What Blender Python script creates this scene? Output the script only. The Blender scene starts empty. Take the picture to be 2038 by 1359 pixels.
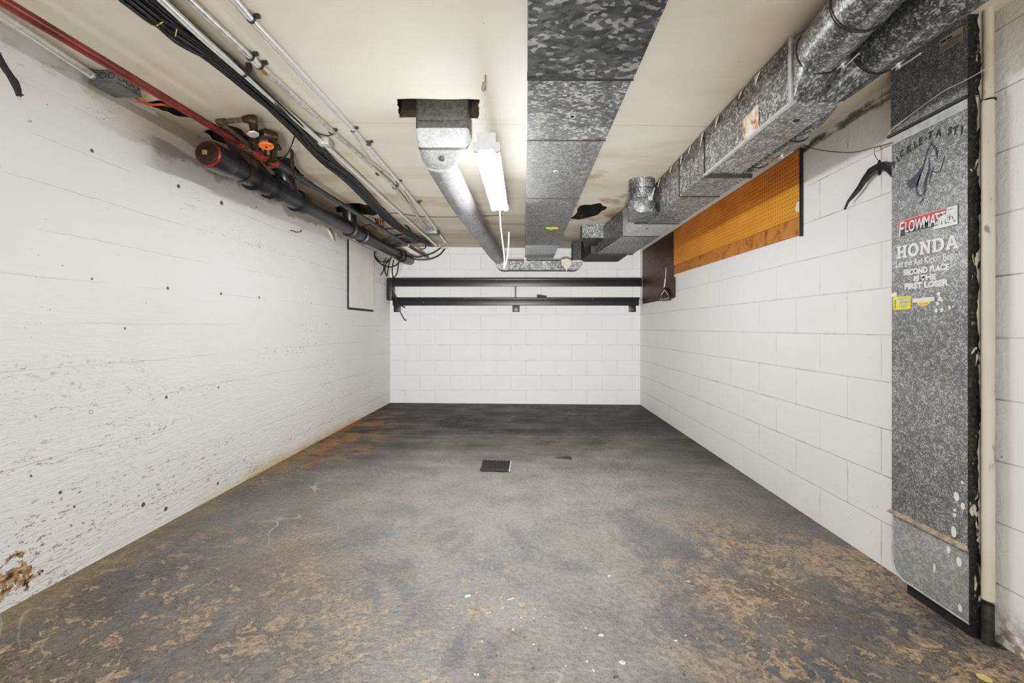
import bpy, bmesh, math, random
from mathutils import Vector, Matrix
from mathutils.geometry import tessellate_polygon
random.seed(7)
sc = bpy.context.scene
COL = sc.collection
F, VX, VY, CZ = 890.0, 1042.0, 651.0, 1.024      # focal length and vanishing point measured on the photograph, camera height
YB, XR = 6.0, 1.564

def P(px, py, Y): return Vector(((px-VX)*Y/F, Y, CZ+(VY-py)*Y/F))
def H(px, py, h): return P(px, py, F*h/(VY-py))
def hc(x): return 1.081-0.0105*(x+1.79)
def zc(x): return CZ+hc(x)
def zf(x): return 0.0105-0.0079*(x+1.79)
def HC(px, py, d=0.0):
    h = 1.06
    for _ in range(6): h = hc(H(px, py, h).x)-d
    return H(px, py, h)
def FL(px, py, up=0.0):
    h = -1.03
    for _ in range(6): h = zf(H(px, py, h).x)+up-CZ
    return H(px, py, h)
def wl(Y): return -1.79-0.0145*(YB-Y)
def V(*a): return Vector(a)

# ------------------------------------------------------------------ materials
class NT:
    def __init__(s, name):
        s.m = bpy.data.materials.new(name); s.m.use_nodes = True
        s.t = s.m.node_tree; s.b = s.t.nodes['Principled BSDF']
        s.co = s.t.nodes.new('ShaderNodeTexCoord').outputs['Object']
        s.sep = None; s.cache = {}
    def n(s, typ, **k):
        o = s.t.nodes.new(typ)
        for a, v in k.items(): setattr(o, a, v)
        return o
    def put(s, sock, v):
        if isinstance(v, bpy.types.NodeSocket): s.t.links.new(v, sock)
        elif v is not None:
            if sock.type == 'RGBA' and not hasattr(v, '__len__'): v = (v, v, v, 1)
            if sock.type == 'RGBA' and len(v) == 3: v = (*v, 1)
            sock.default_value = v
    def ma(s, op, a, b=None, c=None):
        o = s.n('ShaderNodeMath', operation=op)
        for i, v in enumerate((a, b, c)):
            if v is not None: s.put(o.inputs[i], v)
        return o.outputs[0]
    def xyz(s):
        if s.sep is None:
            o = s.n('ShaderNodeSeparateXYZ'); s.put(o.inputs[0], s.co); s.sep = o.outputs
        return s.sep
    def comb(s, x, y, z=0.0):
        o = s.n('ShaderNodeCombineXYZ')
        for i, v in enumerate((x, y, z)): s.put(o.inputs[i], v)
        return o.outputs[0]
    def memo(s, key, make):
        if key not in s.cache: s.cache[key] = make()
        return s.cache[key]
    def key(s, vec): return None if vec is None else (vec.node.name, vec.name)
    def noise(s, scale, detail=4, rough=.55, dist=0, vec=None, col=False):
        return s.memo(('n', scale, detail, rough, dist, s.key(vec), col), lambda: s.noise_(scale, min(detail, 3), rough, dist, vec, col))
    def noise_(s, scale, detail=4, rough=.55, dist=0, vec=None, col=False):
        o = s.n('ShaderNodeTexNoise'); s.put(o.inputs['Vector'], vec or s.co)
        o.inputs['Scale'].default_value = scale; o.inputs['Detail'].default_value = detail
        o.inputs['Roughness'].default_value = rough; o.inputs['Distortion'].default_value = dist
        return o.outputs['Color' if col else 0]
    def vor(s, scale, vec=None, feat='F1', out='Distance', rnd=1):
        o = s.n('ShaderNodeTexVoronoi', feature=feat); s.put(o.inputs['Vector'], vec or s.co)
        o.inputs['Scale'].default_value = scale; o.inputs['Randomness'].default_value = rnd
        return o.outputs[out]
    def scale(s, v, vec=None): return s.memo(('s', v, s.key(vec)), lambda: s.scale_(v, vec))
    def scale_(s, v, vec=None):
        o = s.n('ShaderNodeVectorMath', operation='MULTIPLY'); s.put(o.inputs[0], vec or s.co); o.inputs[1].default_value = v
        return o.outputs[0]
    def warp(s, amt, scale, vec=None): return s.memo(('w', amt, scale, s.key(vec)), lambda: s.warp_(amt, scale, vec))
    def warp_(s, amt, scale, vec=None):
        o = s.n('ShaderNodeVectorMath', operation='MULTIPLY_ADD')
        s.put(o.inputs[0], s.noise(scale, 2, vec=vec, col=True)); o.inputs[1].default_value = (amt,)*3; s.put(o.inputs[2], vec or s.co)
        return o.outputs[0]
    def rng(s, v, a, b, c=0.0, d=1.0):
        o = s.n('ShaderNodeMapRange'); s.put(o.inputs[0], v)
        for i, q in enumerate((a, b, c, d)): o.inputs[i+1].default_value = q
        return o.outputs[0]
    def ramp(s, v, stops, interp='LINEAR'):
        o = s.n('ShaderNodeValToRGB'); s.put(o.inputs[0], v); r = o.color_ramp; r.interpolation = interp
        while len(r.elements) < len(stops): r.elements.new(0.5)
        for e, (p, c) in zip(r.elements, stops):
            e.position = p; e.color = (*c, 1) if hasattr(c, '__len__') else (c, c, c, 1)
        return o.outputs[0]
    def mix(s, f, a, b, mode='MIX'):
        o = s.n('ShaderNodeMix', data_type='RGBA', blend_type=mode)
        s.put(o.inputs[0], f); s.put(o.inputs[6], a); s.put(o.inputs[7], b)
        return o.outputs[2]
    def mul(s, *a):
        r = a[0]
        for v in a[1:]: r = s.ma('MULTIPLY', r, v)
        return r
    def add(s, a, b): return s.ma('ADD', a, b)
    def mx(s, a, b): return s.ma('MAXIMUM', a, b)
    def bump(s, h, dist=.01, strength=1.0):
        o = s.n('ShaderNodeBump'); s.put(o.inputs['Height'], h); o.inputs['Distance'].default_value = dist; o.inputs['Strength'].default_value = strength
        s.put(s.b.inputs['Normal'], o.outputs[0])
    def out(s, col=None, rough=None, metal=None):
        if col is not None: s.put(s.b.inputs['Base Color'], col)
        if rough is not None: s.put(s.b.inputs['Roughness'], rough)
        if metal is not None: s.put(s.b.inputs['Metallic'], metal)
        return s.m
    def spot(s, p, r, wob=0.0):
        o = s.n('ShaderNodeVectorMath', operation='DISTANCE'); s.put(o.inputs[0], s.co); o.inputs[1].default_value = p
        d = o.outputs['Value']
        if wob: d = s.ma('ADD', d, s.mul(s.ma('SUBTRACT', s.noise(9, 4, .7), .5), wob))
        return s.rng(d, r, r*.75)
    def band(s, v, a, b, soft):
        return s.mul(s.rng(v, a-soft, a+soft), s.rng(v, b+soft, b-soft))

def simple(name, col, rough=.5, metal=0.0, var=.12, scale=30, bump=0.0):
    t = NT(name); n = t.noise(scale, 4)
    c = t.mix(t.rng(n, .3, .7), tuple(x*(1-var) for x in col), tuple(min(1, x*(1+var)) for x in col))
    if bump: t.bump(n, bump)
    return t.out(c, rough, metal)

def galv(name, scale, dark=.10, mid=.22, light=.55, stretch=(1, 1, 1), metal=.55, rough=.42, bright=1.0):
    t = NT(name)
    v = t.scale(stretch); w = t.warp(.8/scale, scale*1.2, v)
    c = t.n('ShaderNodeSeparateXYZ'); t.put(c.inputs[0], t.vor(scale, w, out='Color'))
    big = t.noise(scale*.18, 3, .6, vec=v)
    val = t.add(t.mul(c.outputs[0], .75), t.mul(t.ma('SUBTRACT', big, .5), .9))
    tint = t.ramp(val, [(0, (dark*.95, dark, dark*1.02)), (.38, (mid*.97, mid, mid*1.03)), (.56, (mid*1.25, mid*1.28, mid*1.3)), (.66, (light*.97, light, light*1.01)), (1, (light*1.25, light*1.28, light*1.28))])
    dirt = t.rng(t.noise(3, 5, .6), .35, .75, .72, 1.1)
    col = t.mix(1, tint, dirt, 'MULTIPLY')
    return t.out(col, t.rng(c.outputs[1], 0, 1, rough-.08, rough+.14), metal)

M = {}
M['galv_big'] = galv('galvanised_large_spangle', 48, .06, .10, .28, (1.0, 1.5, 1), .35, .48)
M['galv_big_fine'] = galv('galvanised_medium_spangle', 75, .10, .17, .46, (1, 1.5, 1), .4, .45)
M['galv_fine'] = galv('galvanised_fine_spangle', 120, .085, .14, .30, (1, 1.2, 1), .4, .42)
M['galv_round'] = galv('galvanised_round_pipe', 140, .20, .27, .42, (1, 1.2, 1), .4, .45)
M['galv_trunk'] = galv('galvanised_trunk', 170, .10, .20, .50, (1, .7, .7), .5, .36)
M['galv_pipe'] = galv('galvanised_pipe', 190, .09, .19, .48, (1, .8, 1), .55, .33)
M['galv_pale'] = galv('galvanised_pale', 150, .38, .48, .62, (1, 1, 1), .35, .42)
M['galv_stack'] = galv('galvanised_stack', 260, .13, .20, .42, (1, 1, 1), .3, .5)
M['galv_boot'] = galv('galvanised_boot_pale', 150, .30, .37, .47, (1, 1, 1), .3, .5)
M['galv_dark'] = simple('dull_dark_sheet_metal', (.055, .055, .05), .55, .4, .35, 60)
M['seam'] = simple('dark_seam', (.03, .03, .03), .6, .3)
M['flange'] = simple('bright_flange', (.5, .51, .5), .4, .5, .2, 40)
M['steel'] = simple('conduit_steel', (.78, .78, .74), .25, .6, .15, 50)
M['steel_old'] = simple('old_conduit_steel', (.52, .51, .48), .32, .55, .35, 40)
M['box'] = simple('junction_box_steel', (.19, .20, .19), .5, .45, .2, 60)
M['whitepaint_metal'] = simple('white_enamel', (.85, .85, .83), .35)
M['shaded_enamel'] = simple('shaded_white_enamel', (.34, .335, .32), .5)  # white enamel greyed to paint in the shade on end plates and holders
M['cable'] = simple('black_cable', (.018, .018, .02), .38, 0, .4, 60)
M['wire'] = simple('thin_dark_wire', (.05, .045, .04), .5, .2)
M['wire_pale'] = simple('pale_wire', (.62, .58, .5), .5)
M['cord'] = simple('white_cord', (.85, .84, .8), .5)
M['abs'] = simple('black_abs_plastic', (.022, .022, .026), .33, 0, .35, 14)
M['abs_hub'] = simple('black_abs_hub', (.010, .010, .011), .38)
M['maroon'] = simple('maroon_cast_iron', (.05, .018, .012), .6, .1, .5, 20, .003)
M['redring'] = simple('red_primer', (.20, .022, .012), .4, 0, .5, 30)
M['plug'] = simple('brown_cleanout_plug', (.035, .02, .012), .35, .2, .4, 30)
M['brass'] = simple('dull_brass', (.45, .32, .12), .35, .8)
M['oldbrass'] = simple('tarnished_brass', (.16, .13, .09), .45, .5, .4, 50)
M['redpipe'] = simple('red_painted_pipe', (.165, .030, .026), .4, 0, .4, 12)
M['redvalve'] = simple('red_painted_valve', (.24, .045, .035), .45, .1, .5, 50)
M['darkvalve'] = simple('dark_bronze_valve', (.07, .045, .03), .42, .5, .5, 60)
M['orange'] = simple('orange_paint', (.8, .16, .03), .45)
M['foil'] = simple('silver_tag', (.45, .46, .45), .3, .6)
M['copper'] = simple('copper_tube', (.15, .06, .035), .4, .6, .4, 40)
M['greypipe'] = simple('dark_grey_pipe', (.07, .072, .075), .38, .3, .35, 20)
M['orangecable'] = simple('orange_cable', (.75, .13, .02), .45)
M['black'] = simple('black_paint', (.018, .018, .02), .4, 0, .3, 40)
M['black_rubber'] = simple('black_rubber', (.02, .02, .02), .6, 0, .4, 80)
M['hanger'] = simple('black_plastic_hanger', (.03, .03, .035), .28)
M['clear'] = simple('hook_wire', (.55, .53, .5), .25, .6)
M['yellow'] = simple('yellow_paper', (.78, .72, .03), .55)
M['white_decal'] = simple('white_vinyl', (.78, .78, .77), .5)
M['black_decal'] = simple('black_vinyl', (.02, .02, .025), .5)
M['grey_decal'] = simple('faded_ink', (.05, .05, .075), .6, 0, .4, 80)
M['red_decal'] = simple('red_vinyl', (.62, .03, .05), .5)
M['tape'] = simple('cream_tape', (.74, .71, .64), .6)
M['label_tan'] = simple('tan_label', (.33, .31, .25), .6)
M['drip'] = simple('white_paint_drip', (.78, .77, .72), .5)
M['chip'] = simple('white_paint_chip', (.8, .78, .74), .6)
M['woodchip'] = simple('yellow_wood_chip', (.72, .55, .22), .6)
M['rubble'] = simple('dark_grit', (.05, .045, .04), .8)
M['torn'] = simple('torn_paper', (.66, .60, .48), .7, 0, .3, 25)
M['panel'] = None

def m_rust_label():
    t = NT('rusted_paper_label')
    c = t.ramp(t.noise(22, 5, .65), [(.42, (.72, .68, .6)), (.55, (.55, .3, .16)), (.64, (.25, .07, .03)), (.7, (.05, .03, .02))])
    return t.out(c, .6)
M['rustlabel'] = m_rust_label()

def m_block(name, axis, v0, u0):
    t = NT(name); x, y, z = t.xyz()
    u = t.ma('SUBTRACT', y if axis == 'Y' else x, u0); v = t.ma('SUBTRACT', z, v0)
    vec = t.comb(u, v)
    wv = vec
    b = t.n('ShaderNodeTexBrick', offset=.5, offset_frequency=2, squash=1.0)
    t.put(b.inputs['Vector'], wv)
    b.inputs['Scale'].default_value = 1; b.inputs['Mortar Size'].default_value = .0032; b.inputs['Mortar Smooth'].default_value = .8
    b.inputs['Brick Width'].default_value = .4064; b.inputs['Row Height'].default_value = .2032
    b.inputs['Color1'].default_value = (.775, .765, .75, 1); b.inputs['Color2'].default_value = (.745, .735, .72, 1); b.inputs['Mortar'].default_value = (.66, .65, .625, 1)
    fac = b.outputs['Fac']
    n2 = t.noise(2.2, 3, .6)
    # mortar cracks and pits under the paint
    crack = t.mul(fac, t.rng(t.noise(5, 3, .65), .53, .60))
    pit = t.mul(t.rng(t.vor(22), .07, .045), t.rng(t.noise(2.5, 3), .53, .57))
    col = t.mix(t.rng(n2, .3, .7, 0, .5), b.outputs['Color'], (.80, .79, .775))
    col = t.mix(t.mul(crack, .75), col, (.30, .27, .24))
    col = t.mix(t.mul(pit, .85), col, (.10, .09, .08))
    if axis == 'Y':
        # stained gap below the ceiling
        zz = t.add(z, t.mul(t.ma('SUBTRACT', t.noise(9, 5, .7), .5), .06))
        g = t.mul(t.band(zz, 2.000, 2.040, .010), t.band(y, 1.7, 2.65, .15))
        col = t.mix(t.mul(g, t.rng(t.noise(16, 4, vec=t.scale((1, .4, 2))), .36, .5)), col, (.035, .015, .006))
        g2 = t.mul(t.rng(zz, 1.80, 2.05), t.rng(y, 2.9, 1.6), .6)  # wall turns beige towards the ceiling at the near end
        col = t.mix(g2, col, (.52, .46, .36))
        g3 = t.mul(t.rng(zz, .13, .02), t.rng(y, 1.9, 1.3))
        col = t.mix(t.mul(g3, t.rng(t.noise(30, 4), .4, .55)), col, (.16, .10, .05))
    t.bump(t.add(t.mul(fac, -.45), t.mul(t.noise(60, 2, .6), .4)), .006)
    return t.out(col, .55)

def m_leftwall():
    t = NT('painted_poured_concrete'); x, y, z = t.xyz()
    zz = t.add(z, t.mul(t.ma('SUBTRACT', t.noise(1.1, 2), .5), .03))
    zz = t.add(zz, t.mul(t.ma('SUBTRACT', t.noise(18, 3), .5), .012))
    q = t.ma('FRACT', t.ma('DIVIDE', t.ma('SUBTRACT', zz, 1.042-7*.178), .178))
    tri = t.ma('ABSOLUTE', t.ma('SUBTRACT', q, .5))                  # .5 on the joint
    line = t.rng(tri, .488, .499)
    sv = t.scale((1, .35, 1.6))
    brk = t.rng(t.noise(3.2, 4, .65, vec=sv), .44, .56)
    joint = t.mul(line, brk)
    # honeycombed pits, thick in the lower near corner
    low = t.mul(t.rng(z, 1.0, .1), t.rng(y, 5.2, 1.5))
    zone = t.noise(1.9, 4, .6, vec=t.scale((1, .45, 1.7)))
    pitmask = t.rng(t.add(t.add(zone, t.mul(low, .26)), t.mul(t.rng(tri, .30, .5), .13)), .61, .75)
    pv = t.warp(.03, 25, t.scale((1, .7, 1.5)))
    pits = t.mul(t.rng(t.noise(46, 4, .7, vec=pv), .585, .63), pitmask)
    crk = t.rng(t.ma('ABSOLUTE', t.ma('SUBTRACT', t.noise(7, 5, .6, .4, vec=t.scale((1, .4, 1.6))), .5)), .006, .0015)
    cracks = t.mul(crk, t.rng(t.add(t.noise(1.3, 3), t.mul(low, .12)), .55, .62))
    dots = t.mul(t.rng(t.vor(7, t.warp(.05, 20)), .055, .04), t.rng(t.noise(3.1, 2), .52, .58))
    sm = t.mul(t.rng(t.vor(26), .09, .06), t.rng(t.noise(4.3, 2), .56, .62))
    hole = None
    for (px, py, r) in [(183, 300, 11), (355, 370, 11), (441, 404, 9), (183, 555, 9), (334, 573, 8), (440, 584, 6), (516, 592, 6), (331, 790, 8), (435, 771, 6), (434, 962, 8), (330, 1012, 10), (148, 1008, 8), (120, 980, 7), (285, 1004, 10), (248, 653, 7), (620, 604, 5)]:
        Yv = 1.877/(-(px-VX)/F+.0145); p = P(px, py, Yv)
        s = t.spot(p, r*Yv/F*.5, .022); hole = s if hole is None else t.mx(hole, s)
    rg = P(181, 820, 1.877/((VX-181)/F+.0145))
    o = t.n('ShaderNodeVectorMath', operation='DISTANCE'); t.put(o.inputs[0], t.co); o.inputs[1].default_value = rg
    ring = t.band(o.outputs['Value'], .006, .009, .0015)
    dark = t.mx(t.mx(hole, dots), t.mx(ring, sm))
    fl = P(25, 1150, 1.877/((VX-25)/F+.0145))
    o = t.n('ShaderNodeVectorMath', operation='DISTANCE'); t.put(o.inputs[0], t.co); o.inputs[1].default_value = fl
    flake = t.rng(t.add(o.outputs['Value'], t.mul(t.ma('SUBTRACT', t.noise(28, 5, .7), .5), .42)), .055, .05)
    n1 = t.noise(50, 5, .62); n2 = t.noise(1.6, 4, .6)
    col = t.mix(t.rng(n2, .3, .7), (.80, .79, .775), (.745, .735, .715))
    gr = t.noise(14, 4, .6, vec=t.scale((1, .12, 3)))
    col = t.mix(t.rng(gr, .55, .75, 0, .25), col, (.62, .61, .58))
    # bare concrete along the top
    tz = t.add(z, t.mul(t.ma('SUBTRACT', t.noise(4, 6, .65), .5), .22))
    bare = t.mul(t.rng(tz, 1.90, 1.93), t.band(y, 2.05, 4.6, .2))
    col = t.mix(t.mul(bare, .75), col, (.36, .32, .26))
    tz2 = t.mul(t.rng(tz, 2.0, 2.06), t.rng(t.noise(6, 4), .35, .6))
    col = t.mix(t.mul(tz2, .7), col, (.50, .43, .32))
    # rust tide line at the floor
    rz = t.add(z, t.mul(t.ma('SUBTRACT', t.noise(5, 4), .5), .10))
    rust = t.mul(t.rng(rz, .10, .0), t.band(y, 2.7, 4.9, .4))
    col = t.mix(t.mul(rust, .8), col, (.52, .36, .14))
    col = t.mix(t.mul(joint, .8), col, (.26, .24, .21))
    col = t.mix(t.mul(cracks, .7), col, (.16, .145, .13))
    col = t.mix(t.mul(pits, .8), col, (.14, .125, .11))
    col = t.mix(t.mul(dark, .92), col, (.035, .03, .028))
    col = t.mix(flake, col, t.ramp(t.noise(40, 4), [(.35, (.04, .025, .015)), (.5, (.30, .19, .10)), (.65, (.45, .33, .22))]))
    nb = t.noise(34, 3, .68, vec=sv)
    h = t.mul(nb, t.rng(z, 1.3, .15, .22, 1.35))
    t.bump(h, .009)
    return t.out(col, .6)

def m_floor():
    t = NT('worn_painted_concrete'); x, y, z = t.xyz()
    nb = t.noise(.9, 4, .6); nm = t.noise(3.5, 5, .62); nf = t.noise(55, 4, .65); ng = t.noise(170, 3, .6)
    st = t.noise(2.2, 5, .62, .3, vec=t.scale((.55, 1.6, 1)))
    yy = t.add(y, t.add(t.mul(t.ma('SUBTRACT', st, .5), 2.2), t.mul(t.ma('SUBTRACT', nb, .5), 1.2)))
    dust = t.rng(yy, 4.7, 2.9)
    side = t.rng(t.ma('ABSOLUTE', t.ma('SUBTRACT', x, -.05)), 1.75, .7, .35, 1)
    dust = t.mul(dust, side)
    base = t.mix(t.rng(st, .35, .65), (.062, .062, .065), (.045, .045, .046))
    streak = t.rng(t.noise(5, 5, .7, vec=t.scale((.5, 2.2, 1))), .52, .72)
    base = t.mix(t.mul(streak, .55), base, (.15, .14, .13))
    dustc = t.mix(t.rng(nm, .35, .68), (.270, .258, .245), (.188, .188, .195))
    col = t.mix(t.mul(dust, .92), base, dustc)
    near = t.rng(y, 2.0, 1.35)
    # brown silt and flaking skin, left and right of the worn middle strip
    lft = t.mul(t.rng(x, -.25, -1.2), t.rng(y, 2.5, 1.5))
    rgt = t.mul(t.rng(x, .25, .95), t.rng(y, 2.7, 1.75))
    zone = t.mx(lft, rgt)
    dk = t.mul(zone, t.rng(t.noise(1.8, 4, .6), .35, .62))
    col = t.mix(t.mul(dk, .75), col, (.085, .08, .078))
    tanw = t.mul(t.rng(t.add(t.noise(1.3, 4), t.mul(zone, .12)), .5, .68), t.rng(y, 3.3, 2.2))
    col = t.mix(t.mul(tanw, .38), col, (.235, .185, .135))
    wv = t.warp(.04, 14)
    fl = t.noise_(15, 5, .74, .6, vec=wv)
    flv = t.add(t.add(fl, t.mul(t.ma('SUBTRACT', t.noise(2.3, 4), .5), .55)), t.mul(rgt, .05)); flm = t.mul(t.rng(flv, .53, .56), zone); fl_shade = t.mul(t.band(flv, .495, .525, .012), zone)  # dark rim paints grit and shadow at the flake edges
    fcol = t.ramp(t.noise(60, 4, .7), [(.32, (.10, .065, .04)), (.47, (.33, .25, .175)), (.68, (.50, .40, .29))])
    col = t.mix(t.mul(fl_shade, .6), col, (.045, .038, .033)); col = t.mix(t.mul(flm, .9), col, fcol)
    mid = t.mul(t.spot((-.30, 1.62, 0), .42, .5), t.rng(fl, .56, .60))
    col = t.mix(t.mul(mid, .8), col, fcol)
    # bluish worn paint in the middle
    bl = t.rng(t.noise(1.8, 6, .68, .5, vec=t.scale((1.3, .8, 1))), .53, .60)
    col = t.mix(t.mul(bl, t.rng(y, 3.0, 2.2), .6), col, (.115, .122, .14))
    # rust by the left wall
    r1 = t.mul(t.rng(t.add(x, t.mul(t.ma('SUBTRACT', nm, .5), 1.3)), -1.2, -1.65), t.band(y, 3.3, 5.2, .35))
    col = t.mix(t.mul(r1, t.rng(t.noise(4, 5, .65, vec=t.scale((1, 2, 1))), .40, .55), .85), col, t.ramp(t.noise(6, 3), [(.4, (.36, .14, .02)), (.6, (.30, .21, .10))]))
    r2 = t.mul(t.rng(t.add(x, t.mul(t.ma('SUBTRACT', nm, .5), .35)), -1.66, -1.80), t.rng(y, 4.5, 3.2))
    col = t.mix(t.mul(r2, .55), col, (.25, .19, .11))
    # pale line across, grit and scuffs
    ln = t.mul(t.band(t.add(y, t.mul(nm, .03)), 4.225, 4.24, .008), t.rng(t.noise(2.5, 3), .42, .5))
    col = t.mix(t.mul(ln, .8), col, (.30, .28, .25))
    blk = t.mul(t.spot((-.68, 4.85, 0), .30, .5), t.rng(t.noise(30, 4, .7), .46, .54))
    col = t.mix(t.mul(blk, .9), col, (.012, .012, .012))
    spk = t.mul(t.rng(t.vor(24), .08, .05), t.rng(t.noise(6, 2), .5, .56))
    col = t.mix(t.mul(spk, .7), col, (.62, .60, .56))
    spd = t.mul(t.rng(t.vor(17), .05, .035), t.rng(t.noise(5, 2), .5, .56))
    col = t.mix(t.mul(spd, .85), col, (.02, .018, .016))
    scr = t.rng(t.ma('ABSOLUTE', t.ma('SUBTRACT', t.noise(1.7, 2, .5, .6), .5)), .0035, .001)
    col = t.mix(t.mul(scr, t.rng(t.noise(1.1, 2), .56, .6), .5), col, (.45, .42, .38))
    col = t.mix(1, col, t.rng(t.add(t.mul(nf, .6), t.mul(ng, .4)), .3, .7, .62, 1.38), 'MULTIPLY')
    t.bump(t.mul(t.noise(38, 3, .65), t.rng(t.ma('ABSOLUTE', x), .2, 1.0, .5, 1.6)), .008)
    return t.out(col, t.rng(nm, .3, .7, .55, .8))

def m_ceiling():
    t = NT('stained_cream_ceiling'); x, y, z = t.xyz()
    n = t.noise(1.4, 5, .6, .4); n2 = t.noise(.8, 3); st = t.noise(2.2, 4, .6, .5, vec=t.scale((.45, 1.5, 1)))
    col = t.mix(t.rng(n, .3, .7), (.76, .695, .585), (.67, .60, .485))
    far = t.rng(y, 1.8, 4.6)
    s1 = t.mul(t.rng(st, .46, .64), t.add(t.mul(far, .8), .12))
    col = t.mix(t.mul(s1, .8), col, (.40, .30, .17))
    s2 = t.mul(t.rng(t.noise(2.6, 5, .65, .6), .56, .68), t.band(y, 3.0, 5.2, .4), t.rng(x, .25, .45), t.rng(x, 1.1, .9))
    col = t.mix(t.mul(s2, .85), col, (.22, .13, .055))
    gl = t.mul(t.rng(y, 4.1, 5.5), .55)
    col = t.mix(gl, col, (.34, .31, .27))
    edge = t.mul(t.rng(t.add(x, t.mul(n, .15)), -1.42, -1.60), t.rng(y, 2.0, 2.7), .75)
    col = t.mix(edge, col, (.20, .15, .10))
    for y0 in (2.344, 4.33):
        yv = t.add(y, t.mul(t.ma('SUBTRACT', t.noise(3, 3), .5), .02 if y0 < 3 else .05))
        col = t.mix(t.mul(t.band(yv, y0-.002, y0+.002, .0015), .7), col, (.16, .12, .08))
    sp = t.mul(t.rng(t.vor(9), .035, .02), t.rng(t.noise(3, 2), .5, .56))
    col = t.mix(t.mul(sp, .8), col, (.06, .05, .04))
    return t.out(col, .6)

def m_void():
    t = NT('dark_void_above_ceiling')
    return t.out(t.ramp(t.noise(12, 4), [(.4, (.006, .005, .004)), (.7, (.05, .032, .018))]), .9)

def m_pegboard():
    t = NT('orange_brown_pegboard'); x, y, z = t.xyz()
    gy = t.ma('SUBTRACT', t.ma('FRACT', t.ma('DIVIDE', y, .0254)), .5); gz = t.ma('SUBTRACT', t.ma('FRACT', t.ma('DIVIDE', z, .0254)), .5)
    d = t.ma('SQRT', t.add(t.mul(gy, gy), t.mul(gz, gz)))
    holes = t.mul(t.rng(d, .20, .13), t.rng(z, 1.60, 1.62))
    c = t.mix(t.rng(t.noise(5, 5, .65, vec=t.scale((1, .6, 2))), .3, .7), (.72, .30, .045), (.55, .21, .03))
    c = t.mix(t.rng(t.noise(30, 3, vec=t.scale((1, 3, .3))), .5, .8, 0, .4), c, (.5, .22, .05))
    c = t.mix(t.mul(holes, .8), c, (.03, .012, .004))
    wh = t.mul(t.spot((1.55, 2.53, 1.70), .02, .14), .8)
    c = t.mix(wh, c, (.7, .62, .52))
    return t.out(c, .5)
def m_strip():
    t = NT('scuffed_brown_strip')
    c = t.ramp(t.noise(9, 6, .72, .5), [(.32, (.16, .05, .012)), (.45, (.36, .14, .03)), (.62, (.42, .18, .045)), (.75, (.28, .09, .025))])
    return t.out(c, .6)
def m_walnut():
    t = NT('dark_walnut_board')
    n = t.noise(8, 5, .6, .4, vec=t.scale((1, 1, 5)))
    c = t.ramp(n, [(.3, (.025, .010, .005)), (.55, (.075, .028, .013)), (.75, (.12, .045, .02))])
    sp = t.mul(t.rng(t.vor(15), .05, .04), t.rng(t.noise(4, 2), .52, .56))
    return t.out(t.mix(sp, c, (.6, .55, .5)), .45)
def m_painted_pipe():
    t = NT('chipped_beige_paint')
    v = t.scale((1, 1, .35)); n = t.noise(16, 6, .7, .3, vec=v)
    c = t.mix(t.rng(n, .60, .66), t.mix(t.rng(t.noise(4, 3), .3, .7), (.60, .55, .44), (.52, .47, .37)), (.20, .20, .18))
    return t.out(c, .5)
def m_stack_side():
    t = NT('shaded_metal_with_paint_smears'); x, y, z = t.xyz()
    base = t.ramp(t.noise(90, 3), [(.35, (.012, .012, .011)), (.6, (.04, .04, .036)), (.75, (.13, .13, .12))])  # shade of the near face painted in as a near-black metal base
    v = t.scale((1, 1, .4)); n = t.noise(20, 6, .72, .6, vec=v)
    wgt = t.add(n, t.mul(t.ma('SUBTRACT', x, 1.515), 5.0))
    wgt = t.add(wgt, t.mul(t.band(z, .25, 1.5, .2), .055))
    c = t.mix(t.rng(wgt, .57, .60), base, (.62, .58, .48))
    return t.out(c, .5, .15)
def m_panelwhite():
    t = NT('white_painted_panel')
    c = t.mix(t.rng(t.noise(2.5, 4), .35, .7), (.80, .79, .765), (.72, .70, .65))
    return t.out(c, .5)
M['wall_left'] = m_leftwall(); M['wall_right'] = m_block('painted_block_right', 'Y', .1766, 4.3932-11*.4064)
M['wall_back'] = m_block('painted_block_back', 'X', .1766, -1.1825-5*.4064)
M['floor'] = m_floor(); M['ceiling'] = m_ceiling(); M['void'] = m_void()
M['pegboard'] = m_pegboard(); M['strip'] = m_strip(); M['walnut'] = m_walnut(); M['beige'] = m_painted_pipe()
M['stack_side'] = m_stack_side(); M['panel'] = m_panelwhite()
def m_emit(name, col, s):
    t = NT(name); t.put(t.b.inputs['Emission Color'], col); t.b.inputs['Emission Strength'].default_value = s
    return t.out(col, .4)
TUBE = 118.0
M['tube'] = m_emit('lit_fluorescent_tube', (1.0, .985, .95), TUBE)

# ------------------------------------------------------------------ building helpers
def link(name, me, mat, parent=None, mats=None):
    me.name = name
    for m in (mats or [mat]): me.materials.append(m)
    o = bpy.data.objects.new(name, me); COL.objects.link(o)
    if parent is not None:
        o.parent = parent       # vertices are in world coordinates; parts already sit at the identity
        if parent.type == 'EMPTY': o.matrix_parent_inverse = Matrix.Translation(parent.location).inverted()
    return o
def bm_new(): return bmesh.new()
def fin(bm, smooth=False, ang=40):
    bmesh.ops.recalc_face_normals(bm, faces=bm.faces)
    me = bpy.data.meshes.new('m'); bm.to_mesh(me); bm.free()
    if smooth:
        for p in me.polygons: p.use_smooth = True
        try: me.set_sharp_from_angle(angle=math.radians(ang))
        except Exception: pass
    return me
def tag(o, label, cat, group=None):
    o['label'] = label; o['category'] = cat
    if group: o['group'] = group
    return o
def thing(name, label, cat, loc, group=None):
    o = bpy.data.objects.new(name, None); COL.objects.link(o); o.location = loc; o.empty_display_size = .05
    return tag(o, label, cat, group)
def struct(o): o['kind'] = 'structure'; return o

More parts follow.
